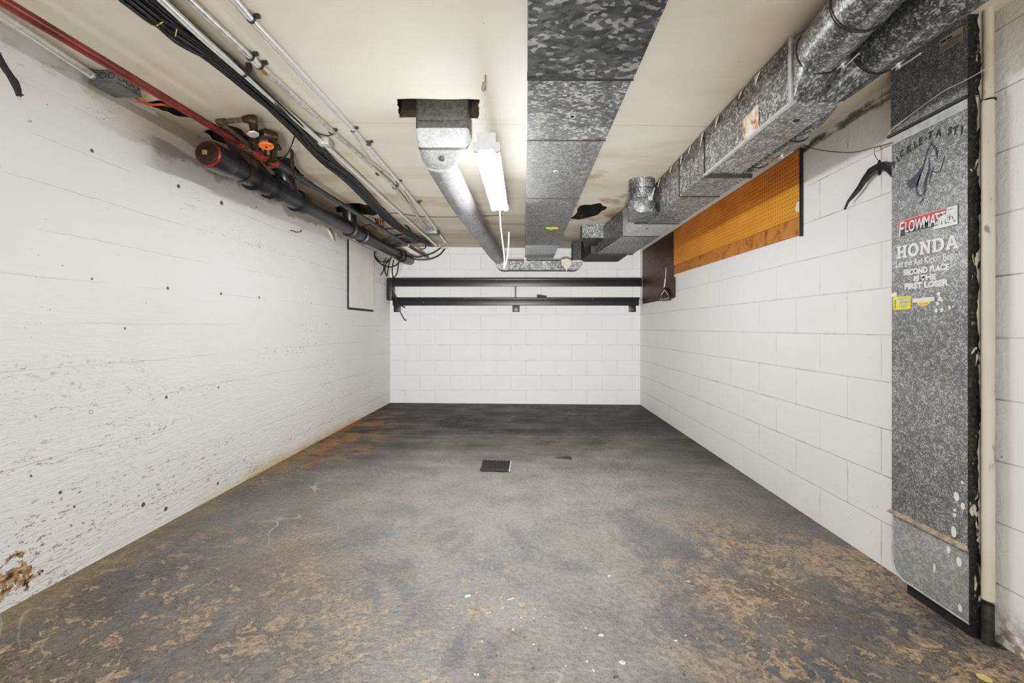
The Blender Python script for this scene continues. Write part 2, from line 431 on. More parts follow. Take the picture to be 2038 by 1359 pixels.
def hexa(bm, c):      # eight corners: bottom ring 0-3, top ring 4-7
    v = [bm.verts.new(p) for p in c]
    for f in ((0, 1, 2, 3), (4, 5, 6, 7), (0, 1, 5, 4), (1, 2, 6, 5), (2, 3, 7, 6), (3, 0, 4, 7)): bm.faces.new([v[i] for i in f])
    return v
def box(bm, lo, hi, bev=0.0):
    x0, y0, z0 = lo; x1, y1, z1 = hi
    t = bmesh.new()
    hexa(t, [(x0, y0, z0), (x1, y0, z0), (x1, y1, z0), (x0, y1, z0), (x0, y0, z1), (x1, y0, z1), (x1, y1, z1), (x0, y1, z1)])
    if bev: bmesh.ops.bevel(t, geom=t.edges[:], offset=bev, segments=2, affect='EDGES', profile=.5)
    me = bpy.data.meshes.new('t'); t.to_mesh(me); t.free(); bm.from_mesh(me); bpy.data.meshes.remove(me)
    return bm
def boxm(lo, hi, bev=0.0): return fin(box(bm_new(), lo, hi, bev), bev > 0)
def prism(bm, pts, vec):
    n = len(pts); a = [bm.verts.new(p) for p in pts]; b = [bm.verts.new(Vector(p)+Vector(vec)) for p in pts]
    bm.faces.new(a); bm.faces.new(b[::-1])
    for i in range(n): bm.faces.new((a[i], a[(i+1) % n], b[(i+1) % n], b[i]))
    return bm
def loft(bm, rings, caps=True):
    rr = [[bm.verts.new(p) for p in r] for r in rings]; n = len(rr[0])
    for a, b in zip(rr, rr[1:]):
        for i in range(n): bm.faces.new((a[i], a[(i+1) % n], b[(i+1) % n], b[i]))
    if caps:
        bm.faces.new(rr[0][::-1]); bm.faces.new(rr[-1])
    return bm
def smooth_path(pts, k=6):
    pts = [Vector(p) for p in pts]
    if len(pts) < 3: return pts
    out = []
    for i in range(len(pts)-1):
        p0 = pts[i-1] if i else pts[0]*2-pts[1]; p1, p2 = pts[i], pts[i+1]; p3 = pts[i+2] if i+2 < len(pts) else p2*2-p1
        for j in range(k):
            u = j/k
            out.append(.5*((2*p1)+(p2-p0)*u+(2*p0-5*p1+4*p2-p3)*u*u+(3*p1-p0-3*p2+p3)*u**3))
    out.append(pts[-1]); return out
def tube(bm, pts, r, seg=12, sm=0):
    pts = smooth_path(pts, sm) if sm else [Vector(p) for p in pts]
    n = len(pts); rad = r if hasattr(r, '__len__') else [r]*n
    t0 = (pts[1]-pts[0]).normalized(); up = Vector((0, 0, 1)) if abs(t0.z) < .9 else Vector((0, 1, 0))
    nrm = (up-t0*up.dot(t0)).normalized(); rings = []
    for i, p in enumerate(pts):
        a = pts[max(i-1, 0)]; b = pts[min(i+1, n-1)]; t = (b-a)
        t = t.normalized() if t.length > 1e-9 else t0
        nrm = (nrm-t*nrm.dot(t)); nrm = nrm.normalized() if nrm.length > 1e-6 else Vector((1, 0, 0))
        bn = t.cross(nrm)
        rings.append([p+(nrm*math.cos(2*math.pi*k/seg)+bn*math.sin(2*math.pi*k/seg))*rad[i] for k in range(seg)])
    return loft(bm, rings)
def tubem(pts, r, seg=12, sm=0): return fin(tube(bm_new(), pts, r, seg, sm), True, 50)
def prof(a, d, stops, seg=32):     # solid of revolution along straight axis: stops (distance, radius)
    a = Vector(a); d = Vector(d).normalized(); bm = bm_new()
    up = Vector((0, 0, 1)) if abs(d.z) < .9 else Vector((1, 0, 0))
    n = (up-d*up.dot(d)).normalized(); b = d.cross(n)
    loft(bm, [[a+d*s+(n*math.cos(2*math.pi*k/seg)+b*math.sin(2*math.pi*k/seg))*r for k in range(seg)] for s, r in stops])
    return fin(bm, True, 35)
def torus(bm, c, axis, R, r, S=28, s=8, squash=None):
    axis = Vector(axis).normalized(); up = Vector((0, 0, 1)) if abs(axis.z) < .9 else Vector((1, 0, 0))
    u = (up-axis*up.dot(axis)).normalized(); v = axis.cross(u); rr = []
    sx, sy = squash or (1, 1)
    for i in range(S):
        a = 2*math.pi*i/S; d = u*math.cos(a)*sx+v*math.sin(a)*sy
        rr.append([bm.verts.new(Vector(c)+d*R+(d.normalized()*math.cos(2*math.pi*j/s)+axis*math.sin(2*math.pi*j/s))*r) for j in range(s)])
    for i in range(S):
        a, b = rr[i], rr[(i+1) % S]
        for j in range(s): bm.faces.new((a[j], a[(j+1) % s], b[(j+1) % s], b[j]))
    return bm
def ringm(c, axis, R, r, **k): return fin(torus(bm_new(), c, axis, R, r, **k), True)
def sheet(bm, pts): bm.faces.new([bm.verts.new(p) for p in pts]); return bm

# ------------------------------------------------------------------ room shell
Y0 = -1.4
def floor_():
    bm = bm_new(); x0, x1 = -2.2, 1.9
    hexa(bm, [(x0, Y0, -.2), (x1, Y0, -.2), (x1, 6.2, -.2), (x0, 6.2, -.2), (x0, Y0, zf(x0)), (x1, Y0, zf(x1)), (x1, 6.2, zf(x1)), (x0, 6.2, zf(x0))])
    struct(link('floor', fin(bm), M['floor']))
floor_()
bm = bm_new()
hexa(bm, [(wl(Y0)-.25, Y0, -.1), (wl(Y0), Y0, -.1), (wl(6.2), 6.2, -.1), (wl(6.2)-.25, 6.2, -.1), (wl(Y0)-.25, Y0, 2.3), (wl(Y0), Y0, 2.3), (wl(6.2), 6.2, 2.3), (wl(6.2)-.25, 6.2, 2.3)])
struct(link('wall_left', fin(bm), M['wall_left']))
struct(link('wall_right', boxm((XR, Y0, -.1), (XR+.2, 6.2, 2.3)), M['wall_right']))
struct(link('wall_back', boxm((-2.05, YB, -.1), (XR+.2, YB+.2, 2.3)), M['wall_back']))

def ragged(pts, n=5, amp=.012):
    out = []
    for i, p in enumerate(pts):
        q = pts[(i+1) % len(pts)]
        for k in range(n):
            u = k/n; r = p.lerp(q, u)
            if k: r += V(random.uniform(-amp, amp), random.uniform(-amp, amp), 0)
            out.append(V(r.x, r.y, zc(r.x)))
    return out
HOLES = [
    ragged([HC(790, 197), HC(955, 198), HC(951, 236), HC(795, 234)], 7, .006),
    ragged([HC(292, 204), HC(335, 199), HC(368, 212), HC(384, 234), HC(350, 230), HC(315, 216)], 4, .01),
    ragged([HC(405, 262), HC(455, 250), HC(520, 290), HC(522, 304), HC(470, 296), HC(425, 278)], 4, .012),
    ragged([HC(538, 336), HC(588, 330), HC(606, 350), HC(568, 362)], 4, .012),
    ragged([HC(664, 414), HC(700, 404), HC(756, 409), HC(765, 417), HC(744, 429), HC(700, 423), HC(676, 423)], 4, .02),
    ragged([HC(1136, 434), HC(1156, 409), HC(1194, 404), HC(1208, 413), HC(1190, 427), HC(1152, 437)], 4, .016),
]
def ceiling_():
    x0, x1, y1 = -2.2, 1.9, 6.2
    outer = [V(x0, Y0, zc(x0)), V(x1, Y0, zc(x1)), V(x1, y1, zc(x1)), V(x0, y1, zc(x0))]
    loops = [outer]+HOLES; flat = [p for l in loops for p in l]
    tri = tessellate_polygon([[V(p.x, p.y, 0) for p in l] for l in loops])
    bm = bm_new(); vs = [bm.verts.new(p) for p in flat]
    for a, b, c in tri:
        try: bm.faces.new((vs[a], vs[b], vs[c]))
        except ValueError: pass
    base = len(outer)
    for l in HOLES:
        n = len(l); cx = sum((p for p in l), Vector())/n
        up = [bm.verts.new(p+(p-cx)*.25+V(0, 0, .14)) for p in l]
        for i in range(n):
            f = bm.faces.new((vs[base+i], vs[base+(i+1) % n], up[(i+1) % n], up[i])); f.material_index = 1
        f = bm.faces.new(up); f.material_index = 1
        base += n
    top = [bm.verts.new(p+V(0, 0, .3)) for p in outer]
    bm.faces.new(top)
    for i in range(4): bm.faces.new((vs[i], vs[(i+1) % 4], top[(i+1) % 4], top[i]))
    bmesh.ops.recalc_face_normals(bm, faces=bm.faces)
    me = bpy.data.meshes.new('c'); bm.to_mesh(me); bm.free()
    struct(link('ceiling', me, None, mats=[M['ceiling'], M['void']]))
ceiling_()

# ------------------------------------------------------------------ central rectangular duct
def rect_duct():
    hb = .866; L, R = .019, .375; ys = [F*hb/(VY-y) for y in (155, 278, 395, 488, 515)]
    t = thing('rectangular_duct', 'long wide flat-bottomed galvanised duct running down the middle of the ceiling', 'duct', (.2, 1.2, CZ+hb))
    ed = [.25]+ys
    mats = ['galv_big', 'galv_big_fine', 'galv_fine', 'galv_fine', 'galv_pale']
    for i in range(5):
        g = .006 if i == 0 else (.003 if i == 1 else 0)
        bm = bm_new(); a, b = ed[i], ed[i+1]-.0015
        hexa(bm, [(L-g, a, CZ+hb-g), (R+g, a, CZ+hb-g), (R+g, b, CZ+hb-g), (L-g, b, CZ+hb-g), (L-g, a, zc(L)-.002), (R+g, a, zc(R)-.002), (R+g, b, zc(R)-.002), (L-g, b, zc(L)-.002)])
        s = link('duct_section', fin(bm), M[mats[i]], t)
        if i < 3:
            link('seam_strip', boxm((L-g-.001, b-.004, CZ+hb-g-.0035), (R+g+.001, b+.003, CZ+hb+.02)), M['seam'], s)
    for (px, py) in ((1139, 231), (1107, 341)):
        c = H(px, py, hb)
        p = link('access_plug', ringm(c, (0, 0, 1), .011, .004), M['flange'], t)
        link('plug_center', prof(c-V(0, 0, .003), (0, 0, 1), [(0, .008), (.006, .009)]), M['seam'], p)
    bm = bm_new(); c = H(1098, 454, hb)
    prism(bm, [c+V(x, y, -.001) for x, y in ((-.055, -.02), (-.01, -.035), (.05, -.03), (.06, .01), (.02, .02), (.0, .06), (-.03, .02))], (0, 0, -.004))
    o = link('tape_scrap', fin(bm), M['yellow'], t); o['label'] = 'torn yellow tape scrap'
rect_duct()

# ------------------------------------------------------------------ fluorescent fixture, chain, hook
A = V(-.158, 1.9, CZ+.75); B = V(-.164, 3.1, CZ+.805)
def fixture():
    d = (B-A); Ln = d.length; yv = d.normalized(); xv = V(1, 0, 0); xv = (xv-yv*xv.dot(yv)).normalized(); zv = xv.cross(yv)
    def T(x, y, z): return A+xv*x+yv*y+zv*z
    t = thing('fluorescent_light', 'lit white twin-tube fluorescent shop light hanging from the ceiling by a chain', 'light', A+d*.5)
    pr = [(-.053, .027), (-.032, .044), (-.022, .048), (-.022, .072), (.022, .072), (.022, .048), (.032, .044), (.053, .027), (.052, .025), (.030, .038), (-.030, .038), (-.052, .025)]
    bm = bm_new(); prism(bm, [T(x, 0, z) for x, z in pr], yv*Ln)
    link('reflector', fin(bm), M['whitepaint_metal'], t)
    for y in (-.004, Ln):
        bm = bm_new(); prism(bm, [T(x, y, z) for x, z in ((-.040, .010), (-.040, .074), (.040, .074), (.040, .010), (.018, .004), (-.018, .004))], yv*.004)
        link('end_plate', fin(bm), M['shaded_enamel'], t)
        s = 1 if y < .5 else -1
        for x in (-.043, .043):
            bm = bm_new(); pts = [T(x+.017*math.cos(a), y+.004, .012+.017*math.sin(a)) for a in [math.pi*(1+k/10) for k in range(11)]]+[T(x+.014, y+.004, .036), T(x-.014, y+.004, .036)]
            prism(bm, pts, yv*s*.022)
            link('lamp_holder', fin(bm), M['shaded_enamel'], t)
    for x in (-.043, .043):
        link('tube', prof(T(x, .028, .010), yv, [(0, .006), (.004, .0128), (Ln-.060, .0128), (Ln-.056, .006)], 20), M['tube'], t)
    e = T(0, Ln+.004, .03)
    pts = [e, P(996, 445, 3.13), P(1000, 480, 3.14), P(1004, 515, 3.15), P(1003, 535, 3.15), P(1009, 515, 3.16), P(1012, 490, 3.16), P(1013, 462, 3.16)]
    o = link('power_cord', tubem(pts, .0042, 8, 6), M['cord'], t)
    # hook and chain
    hk0 = HC(964, 149); X, Yh = hk0.x, hk0.y
    top = hk0.z; zb = CZ+(VY-182)*Yh/F
    bm = tube(bm_new(), [(X+.004, Yh, top), (X+.004, Yh, zb+.04), (X+.003, Yh, zb+.014), (X-.003, Yh, zb), (X-.009, Yh, zb+.012), (X-.004, Yh, zb+.04)], .0034, 8, 5)
    tag(link('ceiling_hook', fin(bm, True), M['oldbrass']), 'long dark metal hook screwed into the ceiling above the shop light', 'hook')
    a = V(X-.003, Yh, zb+.004); b = T(0, .03, .074); n = 13; bm = bm_new()
    for i in range(n):
        c = a.lerp(b, (i+.5)/n); ax = V(1, 0, 0) if i % 2 else V(0, 1, 0)
        l = (b-a).length/n*.72
        torus(bm, c, ax, l*.72, .0013, 14, 5, (1.0, .6))
    tag(link('hanging_chain', fin(bm, True), M['steel_old']), 'thin link chain between the ceiling hook and the shop light', 'chain')
fixture()

# ------------------------------------------------------------------ boot and round branch pipe, left of the light
def rrect(cx, hx, hy, k, n=48):     # superellipse of exponent k
    out = []
    for i in range(n):
        a = 2*math.pi*i/n; c, s = math.cos(a), math.sin(a)
        out.append((cx+hx*math.copysign(abs(c)**(2/k), c), hy*math.copysign(abs(s)**(2/k), s)))
    return out
def branch():
    t = thing('branch_duct', 'galvanised ceiling boot turning into a long round pipe, left of the shop light', 'duct', (-.4, 2.25, 2.05))
    iy, ih = 2.33, .962
    def ring(th, cx, hx, hy, k):
        th = math.radians(th); out = []
        for x, v in rrect(cx, hx, hy, k):
            l = hy-v          # distance from the inner corner
            out.append(V(x, iy-l*math.cos(th), CZ+ih-l*math.sin(th)))
        return out
    r0 = ring(0, -.395, .129, .085, 14)
    bm = bm_new(); loft(bm, [[V(p.x, p.y, zc(p.x)+.08) for p in r0], r0])
    b = link('boot', fin(bm, True, 30), M['galv_dark'], t)  # dark metal paints in the shade on the boot's near face
    bm = box(bm_new(), (-.505, 2.147, CZ+.995), (-.285, 2.163, CZ+1.012)); link('cleat', fin(bm), M['galv_dark'], b)
    bm = bm_new(); loft(bm, [r0, ring(12, -.396, .127, .085, 12), ring(30, -.398, .120, .085, 9)])
    link('boot_neck', fin(bm, True, 30), M['galv_boot'], t)
    bm = bm_new(); loft(bm, [ring(30, -.398, .122, .087, 8), ring(34, -.398, .121, .086, 7)])
    rim = link('rim_band', fin(bm, True, 30), M['galv_dark'], t)
    bm = bm_new(); loft(bm, [ring(34, -.398, .118, .084, 7), ring(55, -.41, .108, .084, 4), ring(74, -.425, .095, .083, 2.5)])
    e = link('elbow_gore', fin(bm, True, 60), M['galv_round'], t)
    c = V(-.405, iy-.17*math.cos(math.radians(48)), CZ+ih-.17*math.sin(math.radians(48)))
    n = V(0, -math.sin(math.radians(48)), -math.cos(math.radians(48)))
    link('plug', prof(c-n*.004, n, [(0, .014), (.008, .014), (.009, .012)]), M['seam'], e)
    bm = bm_new(); loft(bm, [ring(74, -.425, .097, .085, 2.4), ring(80, -.43, .093, .085, 2.2)])
    link('collar_band', fin(bm, True), M['flange'], t)
    bm = bm_new(); loft(bm, [ring(80, -.43, .090, .083, 2.2), ring(90, -.438, .0825, .0825, 2)])
    link('collar', fin(bm, True), M['galv_round'], t)
    h = CZ+.88
    pts = [V(-.438, 2.325, h), V(-.440, 2.6, h), V(-.436, 3.12, h), V(-.418, 3.6, h), V(-.392, 4.2, h), V(-.362, 4.8, h-.002), V(-.335, 5.2, h-.012), V(-.30, 5.42, h-.03)]
    link('round_pipe', tubem(pts, .0825, 36, 6), M['galv_round'], t)
    # flat oval cross duct under the end of the middle duct
    t2 = thing('oval_duct', 'flat oval galvanised cross duct with rounded ends, spanning in front of the back wall', 'duct', (.18, 5.55, 1.72))
    y0, y1 = 5.46, 5.64; zt, zb = CZ+.812, CZ+.698; xl, xr = -.350, .722
    def arc(cx, cz, r, a0, a1, n=9): return [(cx+r*math.cos(math.radians(a0+(a1-a0)*i/n)), cz+r*math.sin(math.radians(a0+(a1-a0)*i/n))) for i in range(n+1)]
    R = .10
    bm = bm_new(); pts = [(xl, zt)]+arc(xl+R, zb+R, R, 180, 270)+[(xl+.165, zb), (xl+.165, zt)]
    prism(bm, [V(x, y0, z) for x, z in pts], (0, y1-y0, 0)); link('end_elbow', fin(bm, True, 30), M['galv_trunk'], t2)
    bm = bm_new(); pts = [(xr-.165, zt), (xr-.165, zb)]+arc(xr-R, zb+R, R, 270, 360)+[(xr, zt)]
    prism(bm, [V(x, y0, z) for x, z in pts], (0, y1-y0, 0)); link('end_elbow', fin(bm, True, 30), M['galv_trunk'], t2)
    link('middle_section', boxm((xl+.166, y0+.004, zb+.003), (xr-.166, y1-.004, zt-.002)), M['galv_big_fine'], t2)
    link('riser', boxm((xr-.12, y0+.01, zt), (xr-.002, y1-.01, zc(.6)-.01)), M['galv_dark'], t2)
    link('drive_cleat', boxm((xr-.125, y0-.003, zt-.012), (xr+.002, y1, zt+.004)), M['flange'], t2)
    c = P(1111, 532, y0)
    link('plug', prof(c+V(0, .002, 0), (0, -1, 0), [(0, .012), (.006, .012)]), M['seam'], t2)
    bm = bm_new(); pts = [(1117, 516), (1128, 514), (1136, 517), (1136, 527), (1129, 536), (1128, 541), (1125, 535), (1118, 527)]
    prism(bm, [P(x, y, y0-.012) for x, y in pts], (0, .006, 0))
    tag(link('insulation_scrap', fin(bm), M['torn']), 'torn cream scrap stuck on the oval cross duct', 'scrap')
    bm = bm_new(); prism(bm, [P(x, y, y0-.012) for x, y in ((1043, 512), (1047.5, 512), (1047, 522), (1045, 524), (1043.5, 522))], (0, .006, 0))
    tag(link('paper_tag', fin(bm), M['tape']), 'small narrow pale tag hanging at the end of the middle duct', 'tag')
branch()

# ------------------------------------------------------------------ right trunk duct and round ducts
HB = .80; XL, X1, X2 = .955, 1.132, 1.198; YN = F*HB/(VY-203)
YS = [F*HB/(VY-y) for y in (349, 391, 445, 470, 506, 523)]
ZT = lambda x: zc(x)-.012
def sect(bm, y0, y1, l0, l1, r0, r1, b0=HB, b1=HB):
    zt = CZ+1.032
    hexa(bm, [(l0, y0, CZ+b0), (r0, y0, CZ+b0), (r1, y1, CZ+b1), (l1, y1, CZ+b1), (l0, y0, zt), (r0, y0, zt), (r1, y1, zt), (l1, y1, zt)])
    return bm
def circ(cx, y, cz, r, n=48, a0=45): return [V(cx+r*math.cos(math.radians(a0)+2*math.pi*i/n), y, cz+r*math.sin(math.radians(a0)+2*math.pi*i/n)) for i in range(n)]
def sqr(x0, x1, y, z0, z1, n=48):
    c = [(x1, z1), (x0, z1), (x0, z0), (x1, z0)]; out = []; q = n//4
    for i in range(4):
        a, b = c[i], c[(i+1) % 4]
        for k in range(q): out.append(V(a[0]+(b[0]-a[0])*k/q, y, a[1]+(b[1]-a[1])*k/q))
    return out
def damper(parent, c, nrm, along):
    nrm = Vector(nrm).normalized(); along = Vector(along).normalized()
    h = link('damper_handle', prof(c, nrm, [(0, .021), (.004, .021), (.006, .017), (.007, .009), (.016, .008), (.018, .004)], 24), M['flange'], parent)
    bm = bm_new(); s = nrm.cross(along)*.006
    prism(bm, [c+nrm*.012-s-along*.012, c+nrm*.012+s-along*.012, c+nrm*.014+s*.7+along*.075, c+nrm*.014-s*.7+along*.075], nrm*.004)
    link('lever', fin(bm), M['steel'], h)
def trunk():
    t = thing('trunk_duct', 'long stepped rectangular galvanised trunk duct along the right side of the ceiling', 'duct', (1.06, 3.0, CZ+HB))
    secs = [(YN, YS[0], XL, XL, X1+.004, X1, HB, HB, 'galv_trunk'), (YS[0], YS[1], XL, XL, X2, X2, HB, HB, 'galv_trunk'), (YS[1], YS[2], XL, XL, X2, X2, HB, HB, 'galv_trunk'),
            (YS[2], YS[3], XL, .872, X2, X2, HB, HB, 'galv_pale'), (YS[3], YS[4], .872, .79, X2, X2, HB, HB, 'galv_trunk'), (YS[4], 5.55, .74, .70, X2-.03, X2-.03, HB+.01, HB+.01, 'galv_dark')]
    so = []
    for (a, b, l0, l1, r0, r1, b0, b1, m) in secs:
        so.append(link('duct_section', fin(sect(bm_new(), a, b-.0015, l0, l1, r0, r1, b0, b1)), M[m], t))
    for y, l, r, d in ((YS[0], XL-.002, X2+.006, .014), (YS[1], XL-.001, X2+.003, .003), (YS[2], XL-.10, X2+.003, .004), (YS[3], .875, X2+.003, .004), (YS[4], .785, X2+.003, .008)):
        link('seam_flange', boxm((l, y-.006, CZ+HB-d), (r, y+.004, CZ+HB+.008)), M['seam'] if d < .01 else M['galv_dark'], t)
    for y in (YS[0], YS[1]):
        link('seam_strip', boxm((XL-.004, y-.003, CZ+HB), (XL+.002, y+.003, CZ+1.03)), M['seam'], t)
    link('corner_seam', boxm((XL-.006, YN, CZ+HB-.004), (XL+.008, YS[0], CZ+HB+.006)), M['flange'], t)
    link('end_flange', boxm((XL-.007, YN-.006, CZ+HB-.003), (XL+.012, YN+.012, CZ+1.03)), M['flange'], t)
    bm = bm_new(); f = XL-.002
    sheet(bm, [V(f, 1.812, CZ+.806), V(f, 1.94, CZ+.806), V(f, 1.945, CZ+.900), V(f, 1.815, CZ+.905)])
    o = link('paper_label', fin(bm), M['rustlabel'], t); o['label'] = 'rust stained paper label'
    c = H(1585, 240, HB)
    link('plug', prof(c+V(0, 0, .002), (0, 0, -1), [(0, .012), (.004, .012)]), M['seam'], t)
    c = H(1287, 455, HB); link('plug', prof(c+V(0, 0, .002), (0, 0, -1), [(0, .012), (.004, .012)]), M['seam'], t)
    # torn paper along the top edge
    for i in range(9):
        y = 1.75+i*.19+random.uniform(-.05, .05); bm = bm_new(); z = CZ+1.03
        w = random.uniform(.02, .05); d = random.uniform(.03, .07)
        prism(bm, [V(XL-.003, y, z), V(XL-.003, y+w, z), V(XL-.012, y+w*.6, z-d), V(XL-.008, y+w*.3, z-d*.5)], (-.002, 0, 0))
        link('paper_shred', fin(bm), M['torn'], t)
    # two round ducts at the near end
    r = .082; hcn = CZ+.93
    for k, (x0, x1, xc, dx, lab) in enumerate(((XL+.002, 1.048, 1.0, -.145, 'round galvanised duct with a damper lever, left of two above the stack'), (1.050, X1+.006, 1.179, 0.0, 'round galvanised duct just above the decal covered stack, right of two'))):
        p = thing('round_duct', lab, 'duct', (xc, 1.4, hcn), 'round ducts')
        mid = [a.lerp(b, .55) for a, b in zip(sqr(x0, x1, 1.54, CZ+HB+.002, CZ+1.03), circ(xc, 1.54, hcn, r+.001))]
        bm = bm_new(); loft(bm, [sqr(x0, x1, YN-.001, CZ+HB+.002, CZ+1.03), mid, circ(xc, 1.492, hcn, r+.001)])
        link('boot', fin(bm, True, 45), M['galv_trunk'], p)
        d = V(dx, -1, 0).normalized(); a = V(xc, 1.494, hcn)
        link('pipe', prof(a, d, [(0, r), (.215, r)], 48), M['galv_pipe'], p)
        link('pipe', prof(a+d*.215, d, [(0, r+.002), (1.2, r+.002)], 48), M['galv_pipe'], p)
        for s in (0, .213, .222) if k == 0 else (0, .5):
            link('bead', ringm(a+d*s, d, r+.001, .0028, S=48), M['seam'], p)
        an = math.radians(-50); nn = V(math.cos(an), 0, math.sin(an))
        damper(p, a+d*.02+nn*(r-.001), nn, d)
    p = thing('round_duct', 'small round galvanised duct squeezed between the trunk duct and the pegboard', 'duct', (1.2, 2.1, CZ+.88), 'round ducts')
    r3 = .063; c = V(1.199, 0, CZ+.876)
    link('pipe', tubem([c+V(0, 2.345, 0), c+V(0, 2.2, 0), c+V(0, 2.0, 0), c+V(.003, 1.90, .008), c+V(.010, 1.80, .05), c+V(.018, 1.76, .11), c+V(.02, 1.75, .15)], r3, 32, 5), M['galv_pipe'], p)
    for y in (2.28, 1.96): link('bead', ringm(c+V(0, y, 0), (0, 1, 0), r3+.001, .003, S=40), M['seam'], p)
    nn = V(math.cos(-.9), 0, math.sin(-.9)); damper(p, c+V(0, 2.15, 0)+nn*r3, nn, (0, -1, 0))
    # take-off pipe
    p = thing('takeoff_duct', 'short round takeoff duct dropping from the ceiling beside the trunk duct', 'duct', (.85, 3.2, CZ+.82))
    a = V(.85, 3.21, zc(.85)+.005)
    link('pipe', prof(a, (0, 0, -1), [(0, .092), (.075, .088), (.08, .086), (.15, .086)], 40), M['galv_pipe'], p)
    link('bead', ringm(a-V(0, 0, .078), (0, 0, 1), .088, .003, S=40), M['seam'], p)
    link('bead', ringm(a-V(0, 0, .148), (0, 0, 1), .088, .003, S=40), M['seam'], p)
    zb = CZ+.838
    s0 = [V(q.x, 3.21+(q.z), zb) for q in circ(.85, 0, 0, .098)]
    bm = bm_new(); loft(bm, [[V(q.x, 3.21+q.z, a.z-.15) for q in circ(.85, 0, 0, .089)], [V(q.x, 3.21+q.z, a.z-.175) for q in circ(.85, 0, 0, .099)], s0, [V(q.x, q.z, CZ+HB+.005) for q in sqr(.80, .955, 0, 3.13, 3.44)]])
    link('collar', fin(bm, True, 50), M['galv_fine'], p)
    damper(p, V(.885, 3.125, CZ+.90), (.35, -.9, 0), (.3, .1, 1))
    # little rectangular boot near the end
    p = thing('boot_duct', 'small rectangular galvanised boot tapering down beside the far end of the trunk duct', 'duct', (.72, 4.7, CZ+.9))
    hexa(bm := bm_new(), [(.60, 4.58, CZ+.915), (.835, 4.58, CZ+.915), (.835, 4.72, CZ+.93), (.60, 4.72, CZ+.93), (.60, 4.58, zc(.7)), (.835, 4.58, zc(.7)), (.835, 4.72, zc(.7)), (.60, 4.72, zc(.7))])
    link('boot', fin(bm), M['galv_trunk'], p)
    hexa(bm := bm_new(), [(.60, 4.581, CZ+.914), (.834, 4.581, CZ+.914), (.83, 5.28, CZ+.868), (.735, 5.28, CZ+.868), (.60, 4.6, CZ+.96), (.834, 4.6, CZ+.96), (.83, 5.28, CZ+.96), (.735, 5.28, CZ+.96)])
    link('taper', fin(bm), M['galv_dark'], p)
trunk()

# ------------------------------------------------------------------ decal covered wall stack
XD = 1.482; YN2, YF2 = 1.492, 1.80
def DY(px): return F*XD/(px-VX)
def DH(px, py): return (VY-py)*XD/(px-VX)
def on_face(px, py, off=.001): return V(XD-off, DY(px), CZ+DH(px, py))
TM = Matrix(((0, 0, -1), (-1, 0, 0), (0, 1, 0)))
def text_mesh(s, bold=.0, shear=0.0):
    c = bpy.data.curves.new('t', 'FONT'); c.body = s; c.size = 1; c.offset = bold; c.shear = shear; c.resolution_u = 4
    o = bpy.data.objects.new('t', c); COL.objects.link(o)
    bpy.context.view_layer.update()
    me = bpy.data.meshes.new_from_object(o.evaluated_get(bpy.context.evaluated_depsgraph_get()))
    bpy.data.objects.remove(o); bpy.data.curves.remove(c)
    return me
def decal_text(name, s, ya, yb, h0, h1, mat, parent, bold=.0, shear=0, off=.0012, warp=None):
    me = text_mesh(s, bold, shear)
    xs = [v.co.x for v in me.vertices]; zs = [v.co.y for v in me.vertices]
    ax, bx, az, bz = min(xs), max(xs), min(zs), max(zs)
    for v in me.vertices:
        u = (v.co.x-ax)/(bx-ax); w = (v.co.y-az)/(bz-az)
        if warp: u, w = warp(u, w)
        v.co = V(XD-off, ya+(yb-ya)*u, CZ+h0+(h1-h0)*w)
    return link(name, me, mat, parent)
def poly_face(pts, off, mat, name, parent, th=.0004):
    bm = bm_new(); prism(bm, [V(XD-off, y, CZ+h) for y, h in pts], (-th, 0, 0)); return link(name, fin(bm), mat, parent)
SLAB = {  # slab serif letters on a 0..1 grid, strokes as rectangles / outlines
 'H': [[(0, 0), (.42, 0), (.42, .13), (.33, .13), (.33, .43), (.67, .43), (.67, .13), (.58, .13), (.58, 0), (1, 0), (1, .13), (.9, .13), (.9, .87), (1, .87), (1, 1), (.58, 1), (.58, .87), (.67, .87), (.67, .58), (.33, .58), (.33, .87), (.42, .87), (.42, 1), (0, 1), (0, .87), (.1, .87), (.1, .13), (0, .13)]],
 'N': [[(0, 0), (.38, 0), (.38, .13), (.28, .13), (.28, .68), (.68, 0), (.9, 0), (.9, .87), (1, .87), (1, 1), (.62, 1), (.62, .87), (.72, .87), (.72, .38), (.34, 1), (0, 1), (0, .87), (.1, .87), (.1, .13), (0, .13)]],
}
